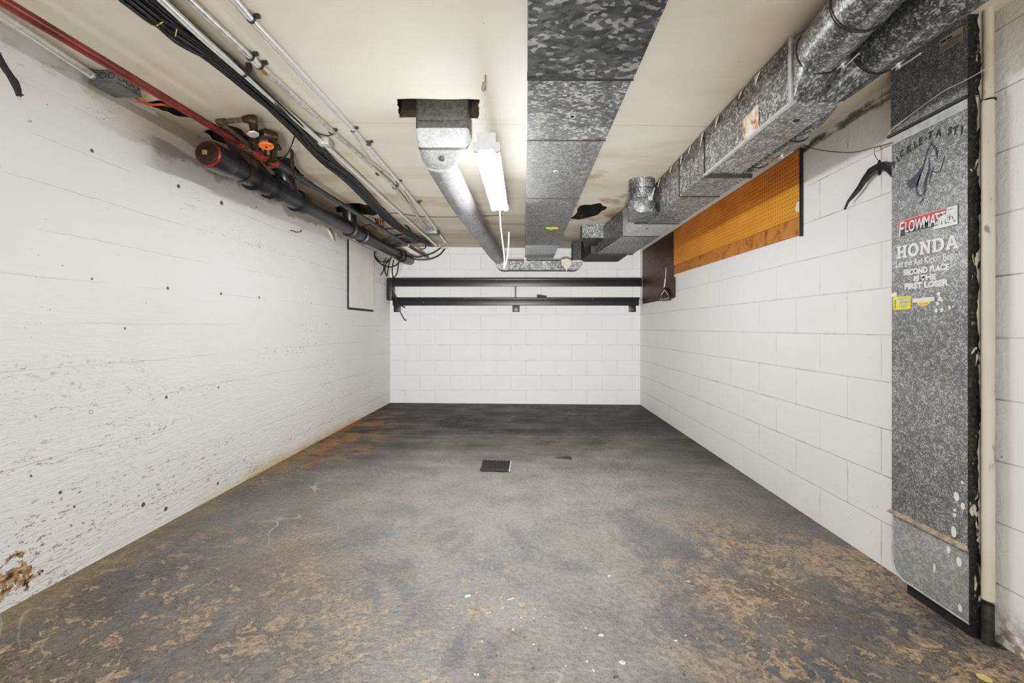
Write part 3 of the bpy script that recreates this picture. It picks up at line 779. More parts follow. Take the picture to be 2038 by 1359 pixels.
def slab_word(y0, y1, h0, h1, mat, parent):
    bm = bm_new(); w = (y1-y0)/5.0
    def tess(loops, k):
        L = [[V(*p, 0) for p in l] for l in loops]; flat = [p for l in L for p in l]
        vs = [bm.verts.new(V(XD-.0014, y0+w*(k+.04+.92*p.x), CZ+h0+(h1-h0)*p.y)) for p in flat]
        for a, b, c in tessellate_polygon(L):
            try: bm.faces.new((vs[a], vs[b], vs[c]))
            except ValueError: pass
    def ell(cx, cy, rx, ry, n=28, a0=0, a1=360): return [(cx+rx*math.cos(math.radians(a0+(a1-a0)*i/n)), cy+ry*math.sin(math.radians(a0+(a1-a0)*i/n))) for i in range(n if a1-a0 == 360 else n+1)]
    tess(SLAB['H'], 0)
    tess([ell(.5, .5, .5, .53), ell(.5, .5, .24, .33)[::-1]], 1)
    tess(SLAB['N'], 2)
    tess([[(0, 0), (.5, 0)]+ell(.5, .5, .5, .5, 16, -90, 90)+[(.5, 1), (0, 1), (0, .87), (.1, .87), (.1, .13), (0, .13)], ([(.33, .15), (.48, .15)]+ell(.48, .5, .26, .35, 12, -90, 90)+[(.33, .85)])[::-1]], 3)
    tess([[(0, 0), (.36, 0), (.36, .13), (.30, .13), (.345, .27), (.64, .27), (.685, .13), (.6, .13), (.6, 0), (1, 0), (1, .13), (.93, .13), (.62, 1), (.36, 1), (.06, .13), (0, .13)], [(.39, .41), (.60, .41), (.495, .75)][::-1]], 4)
    return link('white_lettering', fin(bm), mat, parent)

def stack():
    t = thing('wall_stack_duct', 'flat galvanised wall stack covered with decals, standing on the right wall', 'duct', (1.52, 1.65, 0.03))
    zt = zc(1.5)-.004; xw = XR-.003; zs = CZ+.770; zl = CZ-.742
    def body(name, z0, z1, mat, grow=0.0):
        bm = box(bm_new(), (XD-grow, YN2-grow, z0), (xw, YF2+grow, z1))
        me = fin(bm); o = link(name, me, None, t, mats=[mat, M['stack_side']])
        for p in me.polygons:
            if abs(p.normal.y) > .5: p.material_index = 1
        return o
    up = body('upper_section', zs, zt, M['galv_stack'], .002)
    main = body('main_section', zl, zs-.001, M['galv_stack'])
    # bottom boot with rounded toe
    bm = bm_new(); rr = .06; z0 = .034
    pts = [(YN2, zl-.001), (YF2, zl-.001), (YF2, z0+rr)]+[(YF2-rr+rr*math.cos(math.radians(a)), z0+rr+rr*math.sin(math.radians(a))) for a in range(-10, -91, -10)]+[(YN2, z0)]
    prism(bm, [V(XD+.004, y, z) for y, z in pts], (xw-XD-.004, 0, 0)); me = fin(bm)
    boot = link('bottom_boot', me, None, t, mats=[M['galv_boot'], M['stack_side']])
    for p in me.polygons:
        if p.normal.y < -.5: p.material_index = 1
    link('edge_bead', tubem([V(XD+.004, y, z) for y, z in pts[1:]], .0035, 8), M['flange'], boot)
    bm = bm_new()
    prism(bm, [V(XD-.016, YF2+.004, zl+.004), V(XD+.002, YF2+.004, zl+.012), V(XD+.002, YF2+.004, zl-.004), V(XD-.014, YF2+.004, zl-.002)], (0, YN2-YF2-.004, 0))
    link('drip_lip', fin(bm), simple('dusty_lip', (.40, .33, .25), .7, .1, .4, 40), t)
    link('seam_lip', boxm((XD-.010, YN2-.002, zs-.006), (XD+.002, YF2+.012, zs+.004)), M['galv_dark'], t)
    link('seam_band', boxm((XD-.004, YN2, zs-.040), (XD+.002, YF2+.002, zs-.008)), M['flange'], t)
    bk = link('boot_gap_shade', boxm((XD+.02, YN2+.005, zf(1.5)), (xw, YF2-.05, .036)), M['seam'], t)  # black block standing in for the shadow gap under the boot
    # decals -------------------------------------------------
    b = poly_face([(1.773, .350), (1.773, .420), (1.523, .420), (1.523, .350)], .0006, M['black_decal'], 'decal_sticker', t)
    b['label'] = 'red, black and white rectangular sticker'
    poly_face([(1.770, .352), (1.770, .418), (1.526, .418), (1.526, .352)], .0010, M['white_decal'], 'border', b)
    poly_face([(1.768, .384), (1.768, .4165), (1.56, .4165), (1.60, .384)], .0012, M['red_decal'], 'red_band', b)
    poly_face([(1.768, .3535), (1.768, .384), (1.60, .384), (1.62, .3535)], .0012, M['black_decal'], 'black_band', b)
    for nm, m, off, gx in (('letter_outline', M['black_decal'], .0018, .0), ('white_lettering', M['white_decal'], .0022, .0015)):
        bb = .055 if gx == 0 else .012
        decal_text(nm, 'F', 1.764, 1.738, .356-(.003 if gx == 0 else 0), .412+(.002 if gx == 0 else 0), m, b, bb, .15, off)
        decal_text(nm, 'LOWMASTER', 1.735, 1.532, .366-(.003 if gx == 0 else 0), .409+(.002 if gx == 0 else 0), m, b, bb, .1, off)
    decal_text('small_print', 'THE EXHAUST TECHNOLOGY', 1.735, 1.60, .3555, .3625, M['white_decal'], b, 0, 0, .0022)
    for (y, h, w, g) in ((1.60, .405, .02, .012), (1.575, .385, .03, .02), (1.548, .398, .03, .022), (1.545, .368, .02, .016), (1.655, .39, .006, .03)):
        pts = [(y+w*.5*math.cos(a)*random.uniform(.6, 1.1), h+g*.5*math.sin(a)*random.uniform(.6, 1.1)) for a in [i*math.pi/5 for i in range(10)]]
        poly_face(pts, .0026, M['white_decal'], 'torn_patch', b, .0002)
    slab_word(1.776, 1.520, .270, .318, M['white_decal'], t)
    def jig(u, w): return u, w+.05*math.sin(u*30)
    decal_text('white_lettering', 'Let the Ass Kickin Begin!', 1.778, 1.518, .226, .261, M['white_decal'], t, .012, 0, .0013, jig)
    decal_text('white_lettering', 'SECOND PLACE', 1.743, 1.557, .200, .223, M['white_decal'], t, .05, 0, .0013, jig)
    decal_text('white_lettering', 'IS THE', 1.697, 1.606, .173, .194, M['white_decal'], t, .05, 0, .0013, jig)
    decal_text('white_lettering', 'FIRST LOSER', 1.738, 1.558, .145, .169, M['white_decal'], t, .05, 0, .0013, jig)
    y = poly_face([(1.790, .072), (1.792, .117), (1.788, .120), (1.715, .120), (1.711, .116), (1.711, .074), (1.714, .070), (1.787, .069)], .0007, M['yellow'], 'decal_sticker', t)
    y['label'] = 'square yellow sticker'
    for nm, m, off, bb in (('letter_outline', M['black_decal'], .0013, .10), ('white_lettering', M['white_decal'], .0018, .03)):
        g = .002 if bb > .05 else 0
        decal_text(nm, "GIT'ER", 1.772+g, 1.716-g, .098-g, .112+g, m, y, bb, 0, off)
        decal_text(nm, 'UP!', 1.760+g, 1.732-g, .080-g, .096+g, m, y, bb, 0, off)
    for i in range(6):
        poly_face([(1.786-random.random()*.003, .074+i*.006), (1.779, .075+i*.006), (1.778, .0785+i*.006), (1.785, .079+i*.006)], .0013, M['black_decal'], 'ink_mark', y, .0002)
    poly_face([(1.799, .122), (1.799, .136), (1.773, .139), (1.773, .121)], .0022, M['tape'], 'tape_strip', t)
    ov = poly_face([(1.656+.027*math.cos(a), .0945+.016*math.sin(a)) for a in [i*math.pi/14 for i in range(28)]], .0007, M['yellow'], 'oval_sticker', t)
    poly_face([(1.702, .093), (1.702, .108), (1.611, .110), (1.611, .095)], .0016, M['tape'], 'tape_strip', t)
    for i in range(6): poly_face([(1.672-i*.006, .084), (1.669-i*.006, .0835), (1.668-i*.006, .090), (1.671-i*.006, .0905)], .0013, M['red_decal'], 'ink_mark', ov, .0002)
    for (px, py, s) in ((1869, 585, 8), (1871, 596, 9), (1866, 604, 7), (1863, 617, 6), (1875, 617, 6), (1890, 612, 6), (1897, 610, 3)):
        c = on_face(px, py); s *= .0011
        pts = [(c.y+s*math.cos(a)*random.uniform(.4, 1.1), c.z-CZ+s*1.3*math.sin(a)*random.uniform(.4, 1.2)) for a in [i*math.pi/6 for i in range(12)]]
        poly_face(pts, .0007, M['white_decal'], 'sticker_remnant', t)
    # arched dark lettering with a scribbled loop emblem under it
    letters = [('P', 1779.5, 327), ('I', 1787, 317), ('C', 1796, 305), ('K', 1810, 296), ('L', 1822, 288), ('E', 1832.5, 281), ('-', 1843, 274), ('T', 1853, 268.5), ('A', 1867, 265), ('S', 1891, 260.5), ('T', 1903, 259), ('I', 1915, 258.5)]
    bm = bm_new(); pos = [on_face(px, py, .0012) for _, px, py in letters]
    for i, (ch, px, py) in enumerate(letters):
        a = pos[max(0, i-1)]; c = pos[min(len(pos)-1, i+1)]
        ang = math.atan2(c.z-a.z, -(c.y-a.y)) if i < 8 else .05
        me = text_mesh(ch, .06 if ch != '-' else .02, .2); s = .036
        xs = [v.co.x for v in me.vertices]; mx = (min(xs)+max(xs))/2; vs = []
        for v in me.vertices:
            u, w = (v.co.x-mx)*s*.8, (v.co.y-.35)*s
            vs.append(bm.verts.new(V(XD-.0012, pos[i].y-(u*math.cos(ang)-w*math.sin(ang)), pos[i].z+u*math.sin(ang)+w*math.cos(ang))))
        for p in me.polygons: bm.faces.new([vs[k] for k in p.vertices])
        bpy.data.meshes.remove(me)
    link('arched_lettering', fin(bm), M['black_decal'], t)
    def cr(x, y): return on_face(1638+x*.1965, 220+y*.1965, .0012)
    bm = bm_new()
    def stroke(pts, w):
        q = smooth_path([cr(*p) for p in pts], 5); n = len(q); L, R = [], []
        for i in range(n):
            d = q[min(i+1, n-1)]-q[max(i-1, 0)]; d = V(0, d.y, d.z).normalized(); s = V(0, -d.z, d.y)*w*1.5*(.6+.4*math.sin(3.14*i/(n-1)))
            L.append(bm.verts.new(q[i]+s)); R.append(bm.verts.new(q[i]-s))
        for i in range(n-1): bm.faces.new((L[i], L[i+1], R[i+1], R[i]))
    stroke([(1105, 335), (1060, 400), (1020, 560), (965, 720), (950, 810), (985, 865), (1020, 830), (1045, 730), (1075, 600), (1080, 470)], .0022)
    stroke([(1110, 345), (1145, 390), (1155, 455)], .0026); stroke([(1085, 465), (1160, 445)], .0014)
    stroke([(1160, 410), (1155, 490)], .0013); stroke([(1080, 590), (1110, 615), (1175, 625), (1195, 590), (1235, 460)], .0016)
    stroke([(1130, 560), (1095, 650), (1080, 740)], .0012); stroke([(1010, 800), (1040, 690), (1060, 610)], .0012)
    stroke([(1050, 780), (1030, 850), (1000, 925), (985, 930), (1030, 890), (1050, 885)], .001)
    stroke([(1120, 330), (1095, 318), (1098, 345), (1120, 335)], .0012)
    bm.faces.new([bm.verts.new(cr(*p)) for p in ((1005, 560), (985, 680), (960, 760), (900, 795), (855, 775), (870, 755), (838, 740), (865, 725), (838, 708), (880, 700), (930, 660), (970, 610))])
    link('loop_emblem', fin(bm), M['grey_decal'], t)
    bm = bm_new(); sheet(bm, [on_face(*p, .0032) for p in ((1872, 108), (1872, 80), (1919, 51), (1919, 78))])
    lb = link('printed_label', fin(bm), M['label_tan'], t); lb['label'] = 'tan printed paper label'
    for k, (u0, u1, v0, v1) in enumerate(((.06, .28, .68, .82), (.34, .55, .66, .80), (.30, .95, .50, .56), (.06, .95, .36, .41), (.06, .8, .22, .27), (.06, .9, .10, .14))):
        def q(u, v):
            a = on_face(1872, 108, .0038).lerp(on_face(1919, 78, .0038), u); c = on_face(1872, 80, .0038).lerp(on_face(1919, 51, .0038), u); return a.lerp(c, v)
        bm = bm_new(); sheet(bm, [q(u0, v0), q(u1, v0), q(u1, v1), q(u0, v1)]); link('print_line', fin(bm), M['black_decal'] if k == 0 else M['grey_decal'], lb)
    for (px, py, rx, ry) in ((1904.5, 988, 4, 9), (1917, 1007, 3, 7), (1901, 1015, 2, 3), (1900.5, 1025, 2.5, 4), (1899, 1058, 4, 11), (1886, 1094, 3, 7), (1907, 1118, 4, 9), (1858, 1130, 2, 10), (1909, 1210, 3, 7), (1916, 960, 2, 3)):
        c = on_face(px, py); ry_, rz = rx*1.3/F*1.6, ry/F*1.55
        off = -.003 if py > 1080 else .0012
        poly_face([(c.y+ry_*math.cos(a), c.z-CZ+rz*math.sin(a)) for a in [i*math.pi/7 for i in range(14)]], off, M['drip'], 'paint_drip', t)
    # painted pipe in front of the stack
    p = thing('painted_pipe', 'beige painted vertical pipe with peeling paint, beside the decal covered stack', 'pipe', (1.528, 1.47, .14))
    zj = CZ+.745
    link('lower_pipe', prof(V(1.527, 1.470, .13), (0, 0, 1), [(0, .017), (zj-.13, .0165)], 24), M['beige'], p)
    link('foot_stub', prof(V(1.527, 1.471, zf(1.53)), (0, 0, 1), [(0, .0165), (.13, .0165)], 20), M['galv_dark'], p)
    link('upper_pipe', prof(V(1.531, 1.472, zj), (0, 0, 1), [(0, .0135), (.36, .0135)], 24), M['beige'], p)
    link('coupling', prof(V(1.529, 1.470, zj-.003), (0, 0, 1), [(0, .0185), (.005, .0185)], 24), M['seam'], p)
    bm = bm_new(); pts = []
    n = 150
    for i in range(n+1):
        z = .16+(zj+.32-.16)*i/n; pts.append((1.523-.006*math.sin(z*7)*math.sin(z*19)-random.uniform(0, .006)-(.008 if random.random() < .03 else 0)-(.004 if .3 < z < 1.4 else 0), z))
    vsL = [bm.verts.new(V(x, YN2-.003, z)) for x, z in pts]; vsR = [bm.verts.new(V(1.545, YN2-.003, z)) for x, z in pts]
    for i in range(n): bm.faces.new((vsL[i], vsL[i+1], vsR[i+1], vsR[i]))
    link('paint_smear', fin(bm), M['beige'], p)
stack()

# ------------------------------------------------------------------ boards, hanger and wires on the right wall
def boards():
    x = XR-.012
    t = thing('pegboard', 'long orange-brown pegboard panel high on the right wall', 'pegboard', (x, 3.5, CZ+.53))
    yn, yf = 2.517, 4.62; zt = CZ+1.0
    def zb(y): return CZ+.519+(y-yn)*.012
    bm = bm_new(); hexa(bm, [(x, yn, zb(yn)+.105), (XR-.002, yn, zb(yn)+.105), (XR-.002, yf, zb(yf)+.09), (x, yf, zb(yf)+.09), (x, yn, zt), (XR-.002, yn, zt), (XR-.002, yf, zt), (x, yf, zt)])
    link('board', fin(bm), M['pegboard'], t)
    cuts = [yn, 2.72, 3.22, 3.72, yf]
    for a, b in zip(cuts, cuts[1:]):
        bm = bm_new(); d = .003
        ta, tb = [zb(q)+.1035-.015*(q-yn)/(yf-yn) for q in (a, b)]
        hexa(bm, [(x+.002, a+d, zb(a)), (XR-.002, a+d, zb(a)), (XR-.002, b-d, zb(b)), (x+.002, b-d, zb(b)), (x+.002, a+d, ta), (XR-.002, a+d, ta), (XR-.002, b-d, tb), (x+.002, b-d, tb)])
        link('bottom_strip', fin(bm), M['strip'], t)
    link('edge_strip', boxm((x-.004, yn-.020, zb(yn)-.01), (XR-.002, yn-.006, zt)), M['black'], t)
    link('white_edge', boxm((x-.001, yn-.006, zb(yn)), (XR-.002, yn, zt)), M['whitepaint_metal'], t)
    t = thing('brown_board', 'dark walnut board at the far end of the right wall, beside the pegboard', 'board', (x, 5.2, CZ+.3))
    yn, yf = 4.64, 5.84; zb0 = CZ+.303
    link('panel', boxm((x+.002, yn, zb0), (XR-.002, yf, CZ+1.0)), M['walnut'], t)
    link('edge_strip', boxm((x-.002, yn-.045, zb0+.005), (XR-.002, yn-.003, zb(4.62)-.005)), M['black'], t)
    # triangular pull handle on a string
    Yh = 5.0; X = x-.014; s = F*X/Yh
    def W(px, py): return P(px, py, F*X/(px-VX))
    t = thing('pull_handle', 'black triangular pull handle hanging on a string in front of the dark walnut board', 'handle', W(1325, 580))
    link('string', tubem([W(1325.5, 533), W(1325, 545), W(1324, 556)], .003, 6), M['wire_pale'], t)
    link('neck', tubem([W(1324, 555), W(1322, 572)], .007, 8), M['wire_pale'], t)
    tri = [W(1323.5, 573), W(1331, 582), W(1334.5, 590), W(1334, 596), W(1323, 597), W(1313.5, 597), W(1313, 591), W(1317, 582), W(1323.5, 573)]
    link('frame', tubem(tri, .009, 8), M['black'], t)
    tri2 = [q+V(-.008, 0, 0) for q in [W(1324, 577), W(1330, 584.5), W(1333, 594), W(1323, 595), W(1315, 595), W(1318, 586), W(1324, 577)]]
    link('inlay', tubem(tri2, .0035, 6), M['cord'], t)
    # coat hanger on the wire
    X = 1.538
    def W(px, py): return P(px, py, F*X/(px-VX))
    t = thing('coat_hanger', 'black plastic coat hanger hooked on the thin wire beside the decal covered stack', 'hanger', W(1748, 330))
    c = W(1750, 328)
    link('hook', tubem([W(1751, 333), W(1750, 322), W(1744, 314), W(1740, 304), W(1741, 296), W(1746, 291), W(1752, 292), W(1754, 299)], .0018, 8, 5), M['clear'], t)
    # shoulder bar: symmetrical arms from the middle
    yc = c.y; zc_ = c.z
    prof_pts = [(0, 0, .030), (.05, -.006, .034), (.085, -.030, .026), (.115, -.058, .018), (.15, -.080, .011), (.18, -.098, .009), (.20, -.128, .007)]
    for sgn in (1, -1):
        bm = bm_new(); rings = []
        for (dy, dz, hgt) in prof_pts:
            y = yc+sgn*dy*(1.04 if sgn > 0 else .62); z = zc_-.008+dz; w = .010 if dy < .16 else .006
            rings.append([V(X-w, y, z-hgt*.5), V(X+w, y, z-hgt*.5), V(X+w*.7, y, z+hgt*.5), V(X-w*.7, y, z+hgt*.5)])
        loft(bm, rings); link('arm', fin(bm), M['hanger'], t)
    link('stem', prof(V(X, yc, zc_-.045), (0, 0, 1), [(0, .005), (.055, .007), (.066, .003)], 10), M['hanger'], t)
    # wires
    Xw = XD-.012
    def W2(px, py, X=Xw): return P(px, py, F*X/(px-VX))
    pts = [W2(2120, 40), W2(2038, 93), W2(1960, 138), W2(1925, 158), W2(1880, 180), W2(1840, 208), W2(1800, 238), W2(1777, 256, Xw), W2(1762, 274, 1.52), W2(1750, 290, 1.538), W2(1745, 293, 1.538)]
    tag(link('wire', tubem(pts, .0016, 6, 3), M['wire_pale']), 'thin pale wire stretched across the top of the decal covered stack', 'wire')
    pts = [W2(1598, 288, 1.55), W2(1620, 296, 1.54), W2(1660, 302, 1.52), W2(1700, 303, 1.50), W2(1742, 293, 1.536), W2(1776, 284, Xw)]
    tag(link('wire', tubem(pts, .0018, 6, 4), M['wire']), 'thin dark wire sagging between the pegboard corner and the stack', 'wire')
boards()

# ------------------------------------------------------------------ black shelf rails on the back wall
def shelf():
    t = thing('wall_shelf', 'black painted two-rail shelf spanning the whole back wall', 'shelf', (-.1, 5.9, CZ+.28))
    yu = 5.85; u0, u1 = CZ+(VY-570)*yu/F, CZ+(VY-553)*yu/F
    xl, xr = -1.777, XR-.014
    link('upper_rail', boxm((xl, yu, u0), (xr, yu+.028, u1-.028), .003), M['black'], t)
    link('upper_board', boxm((xl, yu+.004, u1-.03), (xr, YB-.002, u1), .003), M['black'], t)
    yl = 5.955; l0, l1 = CZ+(VY-608)*yl/F, CZ+(VY-592)*yl/F
    link('lower_rail', boxm((-1.745, yl, l0), (xr-.01, YB-.002, l1-.025), .003), M['black'], t)
    link('lower_lip', boxm((-1.745, yl-.012, l1-.026), (xr-.003, YB-.002, l1), .003), M['black'], t)
    link('end_bracket', boxm((-1.786, yu-.012, CZ+(VY-597)*yu/F), (-1.722, YB-.004, u1-.004), .003), M['black'], t)
    link('strut', boxm((-.118, yu+.03, l1), (-.095, yu+.05, u0+.05)), M['black'], t)
    for px in (791, 1027, 1258):
        c = P(px, 613, YB); p = link('mounting_plate', boxm((c.x-.048, YB-.016, CZ+(VY-621)*YB/F), (c.x+.048, YB-.002, l0+.01), .002), M['black'], t)
        link('screw', prof(V(c.x, YB-.016, CZ+(VY-616)*YB/F), (0, -1, 0), [(0, .006), (.003, .004)], 10), M['flange'], p)
    for px, py, y in ((988, 557, yu), (927, 594, yl), (982, 594, yl), (1180, 594, yl), (843, 601, yl)):
        c = P(px, py, y-.013); link('screw', prof(c, (0, -1, 0), [(0, .005), (.003, .003)], 10), M['flange'], t)
    bm = bm_new(); z = l1+.001; y = yl-.004
    x0, x1 = P(1069, 590, y).x, P(1089, 590, y).x
    prism(bm, [V(x0, y, z), V(x1-.02, y, z), V(x1, y, z+.012), V(x1-.01, y, z+.022), V(x0+.01, y, z+.040), V(x0-.005, y, z+.030)], (0, .035, 0))
    tag(link('knife_handle', fin(bm), M['black_rubber']), 'small black tool lying on the lower shelf rail', 'tool')
shelf()

# ------------------------------------------------------------------ left wall: panel, box, strap
def leftwall_things():
    t = thing('access_panel', 'flat white access panel on the left wall below the black drain pipe', 'panel', (wl(4.9), 4.9, 1.24))
    ya, yb = 4.60, 5.32; g = .022
    bm = bm_new(); z0, z1 = CZ+.205, CZ+.90
    hexa(bm, [(wl(ya)+.001, ya, z0), (wl(ya)+g, ya, z0), (wl(yb)+g, yb, z0), (wl(yb)+.001, yb, z0), (wl(ya)+.001, ya, z1), (wl(ya)+g, ya, z1), (wl(yb)+g, yb, z1), (wl(yb)+.001, yb, z1)])
    link('board', fin(bm), M['panel'], t)
    link('edge_gap', boxm((wl(ya)+.001, ya-.014, z0-.012), (wl(ya)+.018, ya-.001, z1)), M['black'], t)
    bm = bm_new(); y2 = ya-.012
    hexa(bm, [(wl(y2)+.001, y2, z0-.022), (wl(y2)+.014, y2, z0-.022), (wl(yb)+.014, yb, z0-.022), (wl(yb)+.001, yb, z0-.022), (wl(y2)+.001, y2, z0-.001), (wl(y2)+.014, y2, z0-.001), (wl(yb)+.014, yb, z0-.001), (wl(yb)+.001, yb, z0-.001)])
    link('lower_ledge', fin(bm), M['seam'], t)
    # junction box with conduit
    t = thing('junction_box', 'square grey steel junction box under the ceiling at the upper left', 'electrical box', (-1.76, 1.93, CZ+1.03))
    x0, x1, y0, y1 = -1.822, -1.706, 1.874, 1.995; zb = CZ+1.027; zt = zc(-1.76)-.002
    link('box', boxm((x0, y0, zb), (x1, y1, zt), .002), M['box'], t)
    link('cover_plate', boxm((x0-.002, y0-.002, zb-.003), (x1+.002, y1+.002, zb)), M['box'], t)
    for k in range(3):
        link('knockout', ringm(V(x1+.0005, y0+.022+k*.036, (zb+zt)/2+.002), (1, 0, 0), .013, .0012, S=20, s=5), M['seam'], t)
    for k in range(2):
        link('knockout', ringm(V(x1-.022-k*.036, y0-.0005, (zb+zt)/2+.002), (0, 1, 0), .013, .0012, S=20, s=5), M['seam'], t)
    a = V(x0+.018, y0, CZ+1.052); b = V(-1.62, .2, CZ+1.052)
    t = thing('conduit', 'bright steel conduit running into the junction box along the left wall top', 'conduit', a)
    link('pipe', tubem([a, b], .0145, 14), M['steel'], t)
    link('connector', prof(a+V(0, -.002, 0), (0, -1, 0), [(0, .017), (.012, .017), (.014, .015), (.03, .015)], 16), M['steel'], t)
    pts = [H(266, 192, 1.035), HC(285, 204, .014), HC(300, 208, .012), HC(325, 208, .01), HC(340, 212, -.02)]
    tag(link('cable', tubem(pts, .006, 8, 6), M['orangecable']), 'bright orange cable from the junction box into a ragged ceiling hole', 'cable')
    X = -1.78
    def W(px, py): return P(px, py, F*X/(px-VX))
    t = thing('rubber_strap', 'black rubber strap end dangling at the upper left corner of the left wall', 'strap', W(20, 150))
    path = [W(-40, 60), W(-10, 100), W(2, 122), W(10, 136), W(20, 150), W(29, 164), W(35, 178), W(38, 192)]
    bm = tube(bm_new(), path, [.010, .010, .010, .010, .010, .012, .010, .007], 8); link('band', fin(bm, True), M['black_rubber'], t)
    link('hook_tip', tubem([W(38, 190), W(40, 199)], .004, 8), M['steel_old'], t)
    link('barb', tubem([W(26, 155), W(32, 156)], .003, 6), M['black_rubber'], t); link('barb', tubem([W(38, 188), W(46, 189)], .003, 6), M['black_rubber'], t)
    for (px, py, dx, lab) in ((585, 458, 10, 'small rusty wire hook on the left wall under the drain pipe'),):
        def W(px, py, X=-1.79): return P(px, py, F*X/(px-VX))
        tag(link('wall_hook', tubem([W(578, 459, -1.815), W(582, 459, -1.79), W(590, 462, -1.76), W(599, 461, -1.75), W(599, 456, -1.75)], .004, 8), M['wire']), lab, 'hook')
    def W(px, py, X=-1.80): return P(px, py, F*X/(px-VX))
    tag(link('wall_hook', tubem([W(652, 453, -1.82), W(655, 460, -1.78), W(660, 470, -1.775), W(664, 480, -1.78)], [.008, .012, .012, .006], 8), M['torn']), 'pale torn strip hanging on the left wall before the access panel', 'scrap')
leftwall_things()

# ------------------------------------------------------------------ drain pipe
def drain():
    a = V(-1.56, 2.25, CZ+.857); b = V(-1.52, 5.96, CZ+.889); d = (b-a).normalized()
    t = thing('drain_pipe', 'thick black plastic drain pipe along the top of the left wall', 'pipe', a)
    def at(Y): return a+d*((Y-2.25)/d.y)
    def seg(name, Y0, Y1, st, mat): return link(name, prof(at(Y0), d, [(u*(Y1-Y0), r) for u, r in st], 36), M[mat], t)
    R = .057
    seg('pipe', 2.30, 2.58, [(0, R), (1, R)], 'abs')
    hub = seg('cleanout_hub', 2.215, 2.36, [(0, .060), (0, .066), (.1, .068), (.75, .068), (.95, .064), (1, R)], 'abs')
    cap = seg('cleanout_cap', 2.205, 2.225, [(0, .050), (.0, .060), (.3, .064), (1, .064)], 'redring')
    link('plug', prof(at(2.198), d, [(0, .046), (.004, .055), (.012, .057)], 32), M['plug'], cap)
    c = at(2.188); bm = box(bm_new(), c-V(.011, .004, .011), c+V(.011, .012, .011), .002); link('square_nut', fin(bm), M['brass'], cap)
    # coupling, wye
    seg('hub', 2.57, 2.66, [(0, .060), (0, .074), (.25, .075), (.9, .074), (1, .063)], 'abs_hub')
    seg('fitting_body', 2.66, 2.75, [(0, .062), (1, .062)], 'abs')
    seg('hub', 2.74, 2.83, [(0, .062), (0, .075), (.25, .076), (.9, .074), (1, .063)], 'abs_hub')
    seg('wye_body', 2.83, 3.06, [(0, .062), (1, .062)], 'abs')
    seg('hub', 3.05, 3.14, [(0, .062), (0, .075), (.25, .076), (.9, .074), (1, R)], 'abs_hub')
    seg('pipe', 3.14, 3.98, [(0, R), (1, R)], 'abs')
    seg('hub', 3.95, 4.05, [(0, R), (.05, .073), (.9, .074), (1, R)], 'abs_hub')
    seg('pipe', 4.05, 4.26, [(0, R), (1, R)], 'abs')
    seg('hub', 4.24, 4.36, [(0, R), (.05, .073), (.9, .074), (1, R)], 'abs_hub')
    seg('pipe', 4.36, 5.42, [(0, R+.004), (.25, R+.004), (.25, R), (1, R)], 'abs')
    seg('end_hub', 5.40, 5.80, [(0, R), (.02, .066), (.4, .066), (.42, .074), (.98, .074), (1, .070)], 'abs_hub')
    seg('pipe', 5.80, 5.985, [(0, .06), (1, .06)], 'abs')
    # branch to ceiling
    j = at(2.98)
    link('wye_branch', tubem([j, j+V(.004, -.05, .05), j+V(.006, -.085, .11), V(j.x+.006, j.y-.09, zc(-1.55)+.05)], .058, 28, 4), M['abs'], t)
    link('iron_branch', tubem([at(2.72)+V(0, 0, .01), at(2.62)+V(-.005, 0, .05), at(2.52)+V(-.02, 0, .11), at(2.45)+V(-.035, 0, .20), at(2.44)+V(-.04, 0, .28)], .052, 28, 5), M['maroon'], t)
    j = at(4.0); link('cleanout_branch', tubem([j, j+V(0, -.03, .08), j+V(0, -.04, .16), V(j.x, j.y-.04, zc(-1.55)+.04)], [.05, .055, .062, .05], 24), M['abs_hub'], t)
    # perforated strap
    c = at(2.47)
    pts = [c+V(.06*math.cos(an), 0, .06*math.sin(an)) for an in [math.radians(k) for k in range(-200, 46, 12)]]+[V(c.x+.07, c.y+.01, zc(-1.5))]
    bm = bm_new(); L = [bm.verts.new(p+V(0, -.009, 0)) for p in pts]; R_ = [bm.verts.new(p+V(0, .009, 0)) for p in pts]
    for i in range(len(pts)-1): bm.faces.new((L[i], L[i+1], R_[i+1], R_[i]))
    link('strap', fin(bm), M['darkvalve'], t)
drain()

